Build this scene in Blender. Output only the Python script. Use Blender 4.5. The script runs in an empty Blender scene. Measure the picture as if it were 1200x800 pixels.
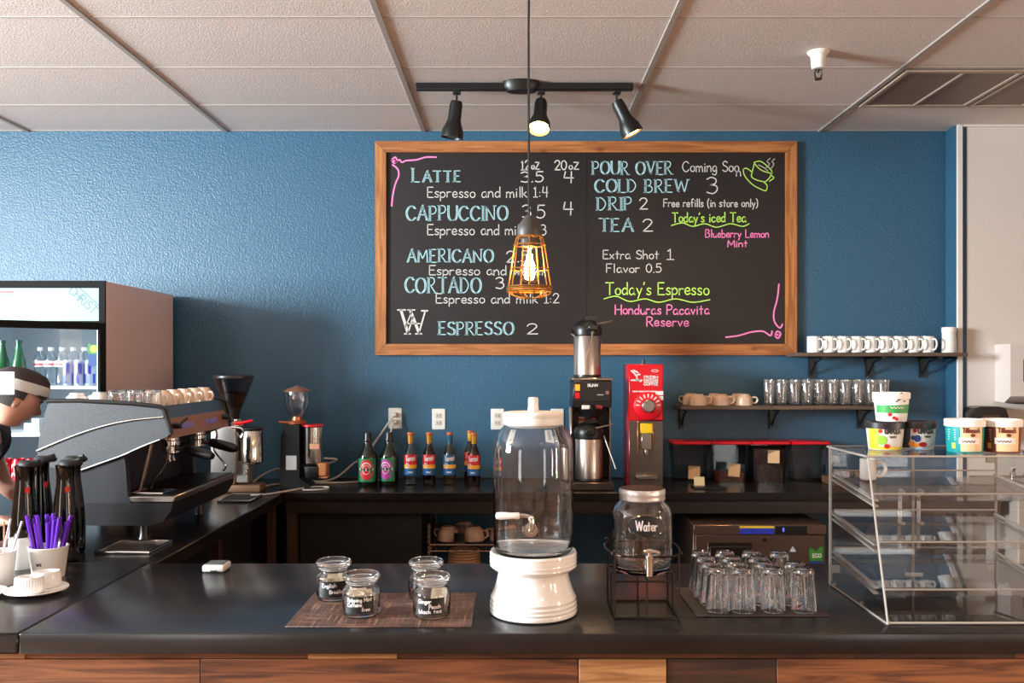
import bpy, bmesh, math, random
from mathutils import Matrix, Vector
random.seed(7)
PI = math.pi
S = bpy.context.scene
C = S.collection

# ------------------------------------------------------------------ camera, world, light, exposure
CX, CY, F, CAMZ = 603.0, 427.0, 1017.0, 1.61
cam_d = bpy.data.cameras.new('camera'); cam = bpy.data.objects.new('camera', cam_d); C.objects.link(cam)
cam.location = (0, 0, CAMZ); cam.rotation_euler = (PI/2, 0, 0)
cam_d.sensor_width = 36; cam_d.lens = 36*F/1200; cam_d.shift_x = -(CX-600)/1200; cam_d.shift_y = (CY-400)/1200
cam_d.clip_start = .05
S.camera = cam
S.view_settings.view_transform = 'Standard'; S.view_settings.look = 'None'
S.view_settings.exposure = 0.0; S.view_settings.gamma = 1; S.view_settings.use_curve_mapping = False
cy = S.cycles
cy.max_bounces = 18; cy.diffuse_bounces = 5; cy.glossy_bounces = 6; cy.transmission_bounces = 16
cy.transparent_max_bounces = 48; cy.sample_clamp_indirect = 6; cy.caustics_reflective = False; cy.caustics_refractive = True
cy.use_denoising = True
w = bpy.data.worlds.new('sky'); S.world = w; w.use_nodes = True
w.node_tree.nodes['Background'].inputs[0].default_value = (.75, .88, 1, 1)
w.node_tree.nodes['Background'].inputs[1].default_value = 1.0

LX, RX, FY, BY, H = -6.2, 4.3, -3.6, 5.35, 3.05      # room: left, right, front (behind camera), back wall, ceiling
def area(name, loc, rot, sx, sy, power, col):
    d = bpy.data.lights.new(name, 'AREA'); d.shape = 'RECTANGLE'; d.size = sx; d.size_y = sy; d.energy = power; d.color = col
    o = bpy.data.objects.new(name, d); C.objects.link(o); o.location = loc; o.rotation_euler = rot
    return o
DAY = (.86, .95, 1.0)
WIN_R = [(-.9, -.4), (.5, 1.0)]                                     # unseen openings in the right wall, warm fill light, narrowed for streaks on glass
WIN_L = [(.1, 2.1)]                                      # opening in the left wall (y0,y1), z 1.5-2.9
WIN_F = [(-5.9, -4.3), (3.2, 4.2)]           # openings in the street wall (x0,x1)
for (a, b) in WIN_L:
    area('window_daylight', (LX-.1, (a+b)/2, 2.2), (0, -PI/2, 0), 1.35, b-a-.05, 1750, DAY)
for (a, b) in WIN_R:
    area('side_window_light', (RX+.1, (a+b)/2, 1.5), (0, PI/2, 0), 1.3, b-a-.05, 75, (1, .72, .55))
for (a, b) in WIN_F:
    area('shopfront_daylight', ((a+b)/2, FY-.1, 1.6), (PI/2, 0, 0), b-a-.05, 2.2, 80 if a < 0 else 36, (1, .95, .90))
# two warm fill lamps added under the ceiling, out of view
FILL_LAMPS = [(1.6, -1.0), (3.4, 1.6)]
FILL_W = 55

# ------------------------------------------------------------------ materials
def lin(c):
    r = []
    for x in c[:3]:
        x /= 255.0
        r.append(x/12.92 if x <= .04045 else ((x+.055)/1.055)**2.4)
    return (*r, 1)
MATS = {}
def M(name, col=(128, 128, 128), rough=.5, metal=0.0, var=None, bump=None, coat=0, emit=None, spec=None, stretch=(1, 1, 1)):
    """var=(scale, second colour), bump=(scale, strength)"""
    if name in MATS: return MATS[name]
    m = bpy.data.materials.new(name); m.use_nodes = True; nt = m.node_tree; b = nt.nodes['Principled BSDF']
    b.inputs['Base Color'].default_value = lin(col); b.inputs['Roughness'].default_value = rough; b.inputs['Metallic'].default_value = metal
    if coat: b.inputs['Coat Weight'].default_value = coat; b.inputs['Coat Roughness'].default_value = .08
    if spec is not None: b.inputs['Specular IOR Level'].default_value = spec
    if emit: b.inputs['Emission Color'].default_value = lin(emit[0]); b.inputs['Emission Strength'].default_value = emit[1]
    tc = nt.nodes.new('ShaderNodeTexCoord'); mp = nt.nodes.new('ShaderNodeMapping'); mp.inputs['Scale'].default_value = stretch
    nt.links.new(tc.outputs['Object'], mp.inputs['Vector'])
    if var:
        n = nt.nodes.new('ShaderNodeTexNoise'); n.inputs['Scale'].default_value = var[0]; n.inputs['Detail'].default_value = 5
        nt.links.new(mp.outputs[0], n.inputs['Vector'])
        r = nt.nodes.new('ShaderNodeValToRGB'); r.color_ramp.elements[0].color = lin(col); r.color_ramp.elements[1].color = lin(var[1])
        r.color_ramp.elements[0].position = .35; r.color_ramp.elements[1].position = .68
        nt.links.new(n.outputs['Fac'], r.inputs[0]); nt.links.new(r.outputs[0], b.inputs['Base Color'])
    if bump:
        n = nt.nodes.new('ShaderNodeTexNoise'); n.inputs['Scale'].default_value = bump[0]; n.inputs['Detail'].default_value = 3
        nt.links.new(mp.outputs[0], n.inputs['Vector'])
        bp = nt.nodes.new('ShaderNodeBump'); bp.inputs['Strength'].default_value = bump[1]; bp.inputs['Distance'].default_value = .01
        nt.links.new(n.outputs['Fac'], bp.inputs['Height']); nt.links.new(bp.outputs[0], b.inputs['Normal'])
    MATS[name] = m
    return m
def wood(name, c1, c2, axis='x', rough=.5, scale=14, knots=True):
    m = bpy.data.materials.new(name); m.use_nodes = True; nt = m.node_tree; b = nt.nodes['Principled BSDF']
    b.inputs['Roughness'].default_value = rough
    tc = nt.nodes.new('ShaderNodeTexCoord'); mp = nt.nodes.new('ShaderNodeMapping')
    mp.inputs['Scale'].default_value = {'x': (.06, 1, 1), 'y': (1, .06, 1), 'z': (1, 1, .06)}[axis]
    nt.links.new(tc.outputs['Object'], mp.inputs[0])
    n = nt.nodes.new('ShaderNodeTexNoise'); n.inputs['Scale'].default_value = scale*4; n.inputs['Detail'].default_value = 6; n.inputs['Distortion'].default_value = 1.2
    nt.links.new(mp.outputs[0], n.inputs['Vector'])
    r = nt.nodes.new('ShaderNodeValToRGB'); r.color_ramp.elements[0].color = lin(c1); r.color_ramp.elements[1].color = lin(c2)
    r.color_ramp.elements[0].position = .38; r.color_ramp.elements[1].position = .62
    nt.links.new(n.outputs['Fac'], r.inputs[0])
    out = r.outputs[0]
    if knots:
        mp2 = nt.nodes.new('ShaderNodeMapping'); mp2.inputs['Scale'].default_value = {'x': (.5, 1, 1), 'y': (1, .5, 1), 'z': (1, 1, .5)}[axis]
        nt.links.new(tc.outputs['Object'], mp2.inputs[0])
        v = nt.nodes.new('ShaderNodeTexVoronoi'); v.inputs['Scale'].default_value = 7; nt.links.new(mp2.outputs[0], v.inputs['Vector'])
        r2 = nt.nodes.new('ShaderNodeValToRGB'); r2.color_ramp.elements[0].color = (.25, .2, .18, 1); r2.color_ramp.elements[1].color = (1, 1, 1, 1)
        r2.color_ramp.elements[0].position = .04; r2.color_ramp.elements[1].position = .14
        nt.links.new(v.outputs['Distance'], r2.inputs[0])
        mx = nt.nodes.new('ShaderNodeMix'); mx.data_type = 'RGBA'; mx.blend_type = 'MULTIPLY'; mx.inputs['Factor'].default_value = .85
        nt.links.new(out, mx.inputs['A']); nt.links.new(r2.outputs[0], mx.inputs['B']); out = mx.outputs['Result']
    nt.links.new(out, b.inputs['Base Color'])
    bp = nt.nodes.new('ShaderNodeBump'); bp.inputs['Strength'].default_value = .15; bp.inputs['Distance'].default_value = .005
    nt.links.new(n.outputs['Fac'], bp.inputs['Height']); nt.links.new(bp.outputs[0], b.inputs['Normal'])
    MATS[name] = m
    return m
def glass(name, tint=(1, 1, 1), edge=(.86, .9, .9), refl=.05, rough=.0, gain=.9, power=3.0):
    """thin clear walls: see-through, mirror-like towards grazing angles"""
    m = bpy.data.materials.new(name); m.use_nodes = True; nt = m.node_tree; nt.nodes.remove(nt.nodes['Principled BSDF'])
    o = nt.nodes['Material Output']
    lw = nt.nodes.new('ShaderNodeLayerWeight'); lw.inputs['Blend'].default_value = .5
    pw = nt.nodes.new('ShaderNodeMath'); pw.operation = 'POWER'; pw.inputs[1].default_value = power
    ml = nt.nodes.new('ShaderNodeMath'); ml.operation = 'MULTIPLY_ADD'; ml.inputs[1].default_value = gain; ml.inputs[2].default_value = refl; ml.use_clamp = True
    nt.links.new(lw.outputs['Facing'], pw.inputs[0]); nt.links.new(pw.outputs[0], ml.inputs[0])
    mc = nt.nodes.new('ShaderNodeMix'); mc.data_type = 'RGBA'; mc.inputs['A'].default_value = (*tint, 1); mc.inputs['B'].default_value = (*[t*e for t, e in zip(tint, edge)], 1)
    p2 = nt.nodes.new('ShaderNodeMath'); p2.operation = 'POWER'; p2.inputs[1].default_value = 2.0
    nt.links.new(lw.outputs['Facing'], p2.inputs[0]); nt.links.new(p2.outputs[0], mc.inputs['Factor'])
    t = nt.nodes.new('ShaderNodeBsdfTransparent'); nt.links.new(mc.outputs['Result'], t.inputs[0])
    g = nt.nodes.new('ShaderNodeBsdfGlossy'); g.inputs['Roughness'].default_value = rough
    mx = nt.nodes.new('ShaderNodeMixShader')
    nt.links.new(ml.outputs[0], mx.inputs[0]); nt.links.new(t.outputs[0], mx.inputs[1]); nt.links.new(g.outputs[0], mx.inputs[2])
    nt.links.new(mx.outputs[0], o.inputs['Surface'])
    MATS[name] = m
    return m
GLASS = glass('clear_glass'); GLASS_T = glass('tumbler_glass', (.985, .99, .99), (.86, .9, .9), .10, .03, .95, 1.5)
def solid_glass(name, rough=0.0, col=(1, 1, 1), ior=1.48):
    m = bpy.data.materials.new(name); m.use_nodes = True; b = m.node_tree.nodes['Principled BSDF']
    b.inputs['Base Color'].default_value = (*col, 1); b.inputs['Roughness'].default_value = rough; b.inputs['Transmission Weight'].default_value = 1; b.inputs['IOR'].default_value = ior
    MATS[name] = m; return m
RGLASS = solid_glass('tumbler_glass_solid', .0, (1, 1, 1), 1.40)
ACRYL = glass('clear_acrylic', (.985, .985, .985), (.9, .9, .9), .035, .01, .6, 4)
SMOKE = glass('smoked_plastic', (.72, .72, .74), (.5, .5, .5), .07, .03)
GREENG = glass('green_glass', (.02, .30, .12), (.5, .5, .5), .06, .0)
PET = glass('water_bottle_plastic', (.85, .93, .97), (.5, .55, .6), .10, .08, .8, 2)
AMBER = glass('amber_glass', (.10, .035, .012), (.4, .4, .4), .06, .0, .9, 3)
RUBY = glass('dark_red_glass', (.05, .004, .01), (.2, .2, .2), .06, .02, .9, 3)
ACEDGE = M('acrylic_edge_light', (168, 162, 155), .12, coat=.5)  # pale opaque colour stands in for light piped along the edges
CHROME = M('chrome', (215, 212, 208), .12, 1); STEEL = M('brushed_steel', (180, 172, 165), .28, 1, bump=(300, .03), stretch=(1, 1, .02))
BLACKP = M('black_plastic', (18, 17, 17), .35); BLACKM = M('black_metal', (16, 15, 15), .4); RUBBER = M('black_rubber', (14, 14, 14), .6)
WHITEC = M('white_ceramic', (232, 230, 226), .12, coat=.4); WHITEP = M('white_plastic', (228, 226, 220), .35); PAPER = M('white_paper', (230, 226, 220), .7)
CREAMC = M('cream_ceramic', (226, 200, 178), .15, coat=.4)
RED = M('red_plastic', (205, 12, 30), .3); DKWOOD = M('dark_counter_wood', (36, 29, 27), .3, var=(5, (52, 42, 38)), stretch=(.3, 2, 2))
COUNTER = M('dark_counter', (18, 15, 15), .25, var=(4, (32, 27, 26)), bump=(25, .06), stretch=(.5, 1.5, 1))

# ------------------------------------------------------------------ mesh builder
def cat(pts, n=6, closed=False):
    """smooth curve through points"""
    p = [Vector(q) for q in pts]; out = []; N = len(p)
    if N < 3: return p
    rng = N if closed else N-1
    for i in range(rng):
        if closed: a, b, c, d = p[(i-1) % N], p[i], p[(i+1) % N], p[(i+2) % N]
        else: a, b, c, d = p[max(i-1, 0)], p[i], p[i+1], p[min(i+2, N-1)]
        for k in range(n):
            t = k/n
            out.append(.5*((2*b)+(c-a)*t+(2*a-5*b+4*c-d)*t*t+(3*b-a-3*c+d)*t**3))
    if not closed: out.append(p[-1])
    return out
class MB:
    def __init__(s): s.v = []; s.f = []; s.m = []; s.cur = 0
    def add(s, vs, fs, mtx=None):
        o = len(s.v)
        s.v += [tuple(mtx @ Vector(q)) if mtx else tuple(q) for q in vs]
        s.f += [tuple(o+i for i in q) for q in fs]; s.m += [s.cur]*len(fs)
        return s
    def mat(s, i): s.cur = i; return s
    def box(s, x0, x1, y0, y1, z0, z1, bev=0, mtx=None, seg=1):
        vs = [(x, y, z) for x in (x0, x1) for y in (y0, y1) for z in (z0, z1)]
        fs = [(0, 1, 3, 2), (4, 6, 7, 5), (0, 4, 5, 1), (2, 3, 7, 6), (0, 2, 6, 4), (1, 5, 7, 3)]
        if not bev: return s.add(vs, fs, mtx)
        bm = bmesh.new(); bv = [bm.verts.new(q) for q in vs]
        for q in fs: bm.faces.new([bv[i] for i in q])
        bmesh.ops.bevel(bm, geom=bm.edges[:], offset=bev, segments=seg, affect='EDGES', profile=.5)
        bm.verts.index_update(); r = s.add([v.co[:] for v in bm.verts], [[v.index for v in q.verts] for q in bm.faces], mtx); bm.free()
        return r
    def lathe(s, prof, seg=32, mtx=None, a0=0, a1=2*PI, sx=1, sy=1):
        full = abs(a1-a0-2*PI) < 1e-6; n = seg if full else seg+1
        vs = []; fs = []; rows = []
        for (r, z) in prof:
            if r <= 1e-6: rows.append([len(vs)]); vs.append((0, 0, z))
            else:
                rows.append(list(range(len(vs), len(vs)+n)))
                for k in range(n):
                    a = a0+(a1-a0)*k/seg; vs.append((r*math.cos(a)*sx, r*math.sin(a)*sy, z))
        for A, B in zip(rows, rows[1:]):
            for k in range(seg):
                k2 = (k+1) % n
                if len(A) == 1 and len(B) == 1: continue
                if len(A) == 1: fs.append((A[0], B[k2], B[k]))
                elif len(B) == 1: fs.append((A[k], A[k2], B[0]))
                else: fs.append((A[k], A[k2], B[k2], B[k]))
        return s.add(vs, fs, mtx)
    def cyl(s, r, z0, z1, seg=24, mtx=None, bev=0):
        b = bev
        return s.lathe([(0, z0), (r-b, z0), (r, z0+b), (r, z1-b), (r-b, z1), (0, z1)] if b else [(0, z0), (r, z0), (r, z1), (0, z1)], seg, mtx)
    def rod(s, a, b, r, seg=10, r2=None): return s.tube([a, b], [r, r if r2 is None else r2], seg)
    def tube(s, pts, r, seg=8, closed=False, mtx=None):
        p = [Vector(q) for q in pts]; n = len(p); R = r if isinstance(r, (list, tuple)) else [r]*n
        vs = []; fs = []; up = None
        for i in range(n):
            if closed: t = p[(i+1) % n]-p[i-1]
            else: t = p[min(i+1, n-1)]-p[max(i-1, 0)]
            if t.length < 1e-9: t = Vector((0, 0, 1))
            t.normalize()
            if up is None: up = t.orthogonal().normalized()
            else:
                up = up-t*up.dot(t)
                up = up.normalized() if up.length > 1e-6 else t.orthogonal().normalized()
            bi = t.cross(up)
            for k in range(seg):
                a = 2*PI*k/seg; vs.append(p[i]+(up*math.cos(a)+bi*math.sin(a))*R[i])
        for i in range(n if closed else n-1):
            j = (i+1) % n
            for k in range(seg): fs.append((i*seg+k, i*seg+(k+1) % seg, j*seg+(k+1) % seg, j*seg+k))
        if not closed:
            fs.append(tuple(range(seg-1, -1, -1))); fs.append(tuple((n-1)*seg+k for k in range(seg)))
        return s.add(vs, fs, mtx)
    def prism(s, poly, a, b, axis='y', mtx=None):
        """polygon extruded along axis; poly is (x,z) for y, (y,z) for x, (x,y) for z"""
        def pt(q, t): return {'y': (q[0], t, q[1]), 'x': (t, q[0], q[1]), 'z': (q[0], q[1], t)}[axis]
        n = len(poly); vs = [pt(q, a) for q in poly]+[pt(q, b) for q in poly]
        fs = [tuple(range(n)), tuple(range(2*n-1, n-1, -1))]+[(i, n+i, n+(i+1) % n, (i+1) % n) for i in range(n)]
        return s.add(vs, fs, mtx)
    def sphere(s, r, c=(0, 0, 0), seg=16, rings=10, sc=(1, 1, 1), mtx=None):
        prof = [(r*math.sin(PI*i/rings), -r*math.cos(PI*i/rings)) for i in range(rings+1)]; prof[0] = (0, -r); prof[-1] = (0, r)
        t = Matrix.Translation(c) @ Matrix.Diagonal((*sc, 1))
        return s.lathe(prof, seg, mtx @ t if mtx else t)
    def torus(s, R, r, z=0, seg=36, k=8, mtx=None):
        return s.tube([(R*math.cos(2*PI*i/seg), R*math.sin(2*PI*i/seg), z) for i in range(seg)], r, k, True, mtx)
    def build(s, name, mats, parent=None, ang=38, label=None):
        me = bpy.data.meshes.new(name); me.from_pydata(s.v, [], s.f)
        mats = mats if isinstance(mats, (list, tuple)) else [mats]
        for m in mats: me.materials.append(m)
        if len(mats) > 1: me.polygons.foreach_set('material_index', s.m)
        bm = bmesh.new(); bm.from_mesh(me); bmesh.ops.recalc_face_normals(bm, faces=bm.faces[:]); bm.to_mesh(me); bm.free()
        me.polygons.foreach_set('use_smooth', [True]*len(me.polygons)); me.set_sharp_from_angle(angle=math.radians(ang)); me.update()
        o = bpy.data.objects.new(name, me); C.objects.link(o)
        if parent: o.parent = parent
        if label: o['label'] = label
        return o
def T(x=0, y=0, z=0, rx=0, ry=0, rz=0, s=1):
    return Matrix.Translation((x, y, z)) @ Matrix.Rotation(rz, 4, 'Z') @ Matrix.Rotation(ry, 4, 'Y') @ Matrix.Rotation(rx, 4, 'X') @ Matrix.Scale(s, 4)
def tag(o, label, cat_, group=None, kind=None):
    o['label'] = label; o['category'] = cat_
    if group: o['group'] = group
    if kind: o['kind'] = kind
    return o
def thing(name, label, cat_, loc=(0, 0, 0), rz=0, group=None):
    o = bpy.data.objects.new(name, None); C.objects.link(o); o.location = loc; o.rotation_euler = (0, 0, rz); o.empty_display_size = .05
    return tag(o, label, cat_, group)
def solo(name, mb, m, label, cat_, loc=(0, 0, 0), rz=0, group=None, kind=None, ang=38):
    o = mb.build(name, m, None, ang); o.location = loc; o.rotation_euler = (0, 0, rz)
    return tag(o, label, cat_, group, kind)
def dup(root, loc, rz=None, label=None, group=None):
    def cp(o, par):
        c = o.copy(); C.objects.link(c)
        if par is not None: c.parent = par
        for ch in o.children: cp(ch, c)
        return c
    r = cp(root, None); r.location = loc
    if rz is not None: r.rotation_euler = (0, 0, rz)
    if label: r['label'] = label
    if group: r['group'] = group
    return r
def struct(name, mb, m, ang=38):
    o = mb.build(name, m, None, ang); o['kind'] = 'structure'; return o
def XZ(px, py, Y): return ((px-CX)*Y/F, CAMZ-(py-CY)*Y/F)
ORD = ['first', 'second', 'third', 'fourth', 'fifth', 'sixth', 'seventh', 'eighth', 'ninth', 'tenth', 'eleventh', 'twelfth']

# ------------------------------------------------------------------ hand lettering (single-stroke glyphs)
def _arc(cx, cy_, rx, ry, a0, a1, n=14): return [(cx+rx*math.cos(math.radians(a0+(a1-a0)*i/n)), cy_+ry*math.sin(math.radians(a0+(a1-a0)*i/n))) for i in range(n+1)]
_G = {
'A': (.7, 'L 0 0 .35 1 .7 0|L .13 .37 .57 .37'), 'B': (.58, 'L 0 0 0 1|S 0 1 .38 .98 .46 .77 .34 .56 0 .53|S 0 .53 .45 .48 .56 .26 .42 .03 0 0'),
'C': (.68, 'S .66 .82 .42 1 .14 .86 0 .5 .14 .13 .42 0 .68 .2'), 'D': (.64, 'L 0 0 0 1|S 0 1 .36 .93 .62 .52 .4 .08 0 0'),
'E': (.52, 'L 0 0 0 1|L 0 1 .5 1|L 0 .52 .4 .52|L 0 0 .52 0'), 'F': (.5, 'L 0 0 0 1|L 0 1 .5 1|L 0 .52 .4 .52'),
'G': (.7, 'S .64 .84 .4 1 .12 .84 0 .5 .14 .12 .42 0 .66 .15|L .66 .15 .66 .45|L .4 .45 .68 .45'), 'H': (.64, 'L 0 0 0 1|L .62 0 .62 1|L 0 .52 .62 .52'),
'I': (.16, 'L .08 0 .08 1'), 'L': (.5, 'L 0 0 0 1|L 0 0 .5 0'), 'M': (.8, 'L 0 0 .06 1|L .06 1 .4 .25|L .4 .25 .74 1|L .74 1 .8 0'),
'N': (.66, 'L 0 0 0 1|L 0 1 .64 0|L .64 0 .64 1'), 'O': (.74, 'S .37 1 .1 .85 0 .5 .1 .15 .37 0 .64 .15 .74 .5 .64 .85 .37 1'),
'P': (.52, 'L 0 0 0 1|S 0 1 .4 .97 .52 .73 .38 .5 0 .45'), 'R': (.58, 'L 0 0 0 1|S 0 1 .4 .97 .5 .75 .36 .53 0 .48|L .2 .48 .58 0'),
'S': (.55, 'S .5 .86 .3 1 .07 .88 .07 .65 .3 .52 .5 .38 .5 .12 .27 0 0 .14'), 'T': (.66, 'L .33 0 .33 1|L 0 1 .66 1'), 'U': (.66, 'S 0 1 0 .35 .12 .05 .33 0 .54 .05 .66 .35 .66 1'),
'V': (.66, 'L 0 1 .33 0|L .33 0 .66 1'), 'W': (1., 'L 0 1 .25 0|L .25 0 .5 .9|L .5 .9 .75 0|L .75 0 1 1'), 'Q': (.74, 'S .37 1 .1 .85 0 .5 .1 .15 .37 0 .64 .15 .74 .5 .64 .85 .37 1|L .45 .25 .75 -.08'),
'K': (.6, 'L 0 0 0 1|L .55 1 .02 .45|L .15 .56 .6 0'), 'Y': (.62, 'L 0 1 .3 .5|L .62 1 .3 .5|L .3 .5 .3 0'), 'X': (.6, 'L 0 0 .6 1|L 0 1 .6 0'), 'Z': (.6, 'L 0 1 .6 1|L .6 1 0 0|L 0 0 .6 0'),
'a': (.46, 'S .42 .5 .2 .55 .02 .35 .05 .08 .22 0 .4 .2 .42 .5|S .42 .5 .4 .2 .48 0'), 'b': (.44, 'L 0 1 0 0|S 0 .3 .18 .54 .4 .42 .42 .15 .22 0 0 .1'),
'c': (.42, 'S .4 .44 .22 .55 .03 .38 .03 .12 .2 0 .42 .1'), 'd': (.46, 'S .42 .4 .22 .55 .02 .36 .04 .1 .2 0 .42 .2|L .43 1 .44 0'),
'e': (.44, 'S .03 .28 .4 .3 .36 .5 .2 .56 .03 .4 .04 .12 .22 0 .44 .1'), 'f': (.36, 'S .36 .95 .24 1 .14 .85 .14 .4 .14 0|L 0 .52 .3 .54'),
'g': (.44, 'S .4 .5 .2 .55 .02 .35 .08 .08 .24 .04 .4 .25|S .4 .5 .42 0 .34 -.28 .1 -.3 0 -.2'), 'h': (.44, 'L 0 1 0 0|S 0 .3 .2 .55 .38 .45 .42 .2 .43 0'),
'i': (.14, 'L .07 .52 .07 0|L .06 .74 .08 .78'), 'k': (.42, 'L 0 1 0 0|L .36 .52 .02 .22|L .12 .3 .42 0'), 'l': (.14, 'L .07 1 .07 0'),
'm': (.7, 'L 0 .52 0 0|S 0 .3 .15 .54 .3 .45 .33 .2 .33 0|S .33 .3 .5 .54 .63 .45 .67 .2 .68 0'), 'n': (.44, 'L 0 .52 0 0|S 0 .3 .2 .55 .37 .45 .42 .2 .43 0'),
'o': (.44, 'S .22 .55 .05 .45 0 .27 .06 .08 .22 0 .38 .08 .44 .27 .38 .46 .22 .55'), 'p': (.44, 'L 0 .52 0 -.32|S 0 .3 .18 .54 .4 .42 .42 .15 .22 0 0 .1'),
'r': (.34, 'L 0 .52 0 0|S 0 .28 .12 .5 .34 .5'), 's': (.36, 'S .34 .48 .18 .56 .04 .44 .14 .3 .32 .2 .3 .04 .14 0 0 .07'), 't': (.36, 'L .16 .85 .16 .0|L 0 .54 .34 .54'),
'u': (.44, 'S 0 .52 .02 .15 .18 0 .36 .15 .4 .52|L .4 .52 .43 0'), 'v': (.4, 'L 0 .52 .2 0|L .2 0 .4 .52'), 'w': (.6, 'L 0 .52 .15 0|L .15 0 .3 .45|L .3 .45 .45 0|L .45 0 .6 .52'),
'x': (.4, 'L 0 .52 .4 0|L .4 .52 0 0'), 'y': (.42, 'L 0 .52 .2 .05|L .42 .52 .1 -.32'),
'0': (.5, 'S .25 1 .05 .8 0 .5 .05 .2 .25 0 .45 .2 .5 .5 .45 .8 .25 1'), '1': (.34, 'L .04 .8 .17 1|L .17 1 .17 0|L 0 0 .34 0'), '2': (.52, 'S 0 .78 .12 .97 .36 .98 .48 .75 .3 .4 0 0|L 0 0 .52 .02'),
'3': (.5, 'S 0 .88 .22 1 .44 .86 .4 .62 .16 .53|S .16 .53 .44 .48 .5 .22 .3 0 0 .08'), '4': (.5, 'L .08 1 0 .45|L 0 .45 .5 .45|L .4 1 .38 0'), '5': (.5, 'L .46 1 .08 1|L .08 1 .05 .58|S .05 .58 .3 .64 .48 .4 .4 .1 .18 0 0 .08'),
'6': (.5, 'S .42 .95 .12 .7 0 .3 .2 0 .45 .12 .45 .4 .2 .5 .02 .3'), '.': (.1, 'L .03 0 .07 .03'), ':': (.14, 'L .06 .1 .08 .13|L .06 .45 .08 .48'), "'": (.12, 'L .08 1 .04 .82'),
'(': (.2, 'S .18 1.02 .03 .75 0 .4 .04 .05 .18 -.2'), ')': (.2, 'S 0 1.02 .15 .75 .18 .4 .14 .05 0 -.2'), ' ': (.3, ''), '-': (.3, 'L 0 .4 .3 .4'), '&': (.5, 'S .5 0 .1 .7 .2 1 .35 .8 .02 .3 .2 0 .5 .4'),
}
def glyph(ch):
    wd, st = _G.get(ch, _G.get(ch.upper(), (.3, '')))
    out = []
    for q in st.split('|'):
        if not q: continue
        t = q.split(); n = [float(x) for x in t[1:]]; pts = list(zip(n[::2], n[1::2]))
        if t[0] == 'S': pts = [tuple(p[:2]) for p in cat([(x, y, 0) for x, y in pts], 4)]
        out.append((t[0], pts))
    return wd, out
def layout(s, gap=.16, small=None):
    """strokes of a line in cap-height units, plus its width; small = scale of all but the first letter of a word"""
    x = 0; out = []; prev = ' '
    for ch in s:
        wd, st = glyph(ch); k = small if small and prev != ' ' else 1
        jx, jy = random.uniform(-.02, .02), random.uniform(-.025, .025)
        for i, (kd, pts) in enumerate(st): out.append((kd, i, [(x+px*k+jx, py*k+jy) for px, py in pts]))
        x += wd*k+gap; prev = ch
    return out, x-gap
def ribbon(mb, pts, wd, fn):
    """flat stroke of width wd; fn maps (u, v) to a point"""
    n = len(pts); vs = []
    for i in range(n):
        a = pts[max(i-1, 0)]; b = pts[min(i+1, n-1)]; dx, dy = b[0]-a[0], b[1]-a[1]; l = math.hypot(dx, dy) or 1
        nx, ny = -dy/l*wd/2, dx/l*wd/2; e = 0
        q = pts[i]
        if i == 0: q = (q[0]-dx/l*wd*.4, q[1]-dy/l*wd*.4)
        if i == n-1: q = (q[0]+dx/l*wd*.4, q[1]+dy/l*wd*.4)
        vs += [fn(q[0]+nx, q[1]+ny), fn(q[0]-nx, q[1]-ny)]
    mb.add(vs, [(2*i, 2*i+1, 2*i+3, 2*i+2) for i in range(n-1)])
def write(mb, s, u0, u1, v, h, fn, wd, style='plain', slope=0, small=None):
    """line of writing from u0 to u1 with its baseline at v and cap height h"""
    st, W = layout(s, .2 if style == 'head' else .16, small); k = (u1-u0)/W
    def mp(p): return (u0+p[0]*k, v+p[1]*h+slope*p[0]*k)
    for kd, i, pts in st:
        if kd == 'L' and len(pts) > 1 and style == 'head':
            pass
        ribbon(mb, [mp(p) for p in pts], wd, fn)
        if style == 'head':
            d = .10
            if i == 0:
                off = [(p[0]+d, p[1]) for p in pts]
                ribbon(mb, [mp(p) for p in off], wd*.8, fn)
                m_ = len(pts); L = 5
                for q in range(L):                         # chalk hatching between the double strokes
                    t = (q+.5)/L*(m_-1); a = int(t); fr = t-a; b = min(a+1, m_-1)
                    p = (pts[a][0]+(pts[b][0]-pts[a][0])*fr, pts[a][1]+(pts[b][1]-pts[a][1])*fr)
                    ribbon(mb, [mp((p[0], p[1]-.04)), mp((p[0]+d, p[1]+.05))], wd*.8, fn)
            if kd == 'L':
                for p in (pts[0], pts[-1]):
                    if abs(pts[0][1]-pts[-1][1]) > .3 and (p[1] < .05 or p[1] > .95): ribbon(mb, [mp((p[0]-.08, p[1])), mp((p[0]+.14, p[1]))], wd*.8, fn)
def cylfn(r, a_mid, z0=0, cx=0, cy_=0):
    """maps (metres along the curve, height) onto an upright cylinder; u runs to the right seen from outside"""
    return lambda u, v: (cx+r*math.cos(a_mid+u/r), cy_+r*math.sin(a_mid+u/r), z0+v)
def patch(mb, r, a_mid, half, z0, z1, seg=10, th=.0004):
    """curved label lying on an upright cylinder"""
    prof = [(r, z0), (r+th, z0), (r+th, z1), (r, z1), (r, z0)]
    mb.lathe(prof, seg, None, a_mid-half, a_mid+half)

def scrib(mb, n, u0, u1, v, h, fn, wd, slope=0):
    """small print too fine to read in the photograph: wavy strokes, one per word"""
    L = (u1-u0)/n
    for k in range(n):
        pts = [(u0+k*L+L*.85*i/8, v+h*(.35+.35*(-1)**i)+slope*(k*L), 0) for i in range(9)]
        ribbon(mb, [(p.x, p.y) for p in cat(pts, 3)], wd, fn)

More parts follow.
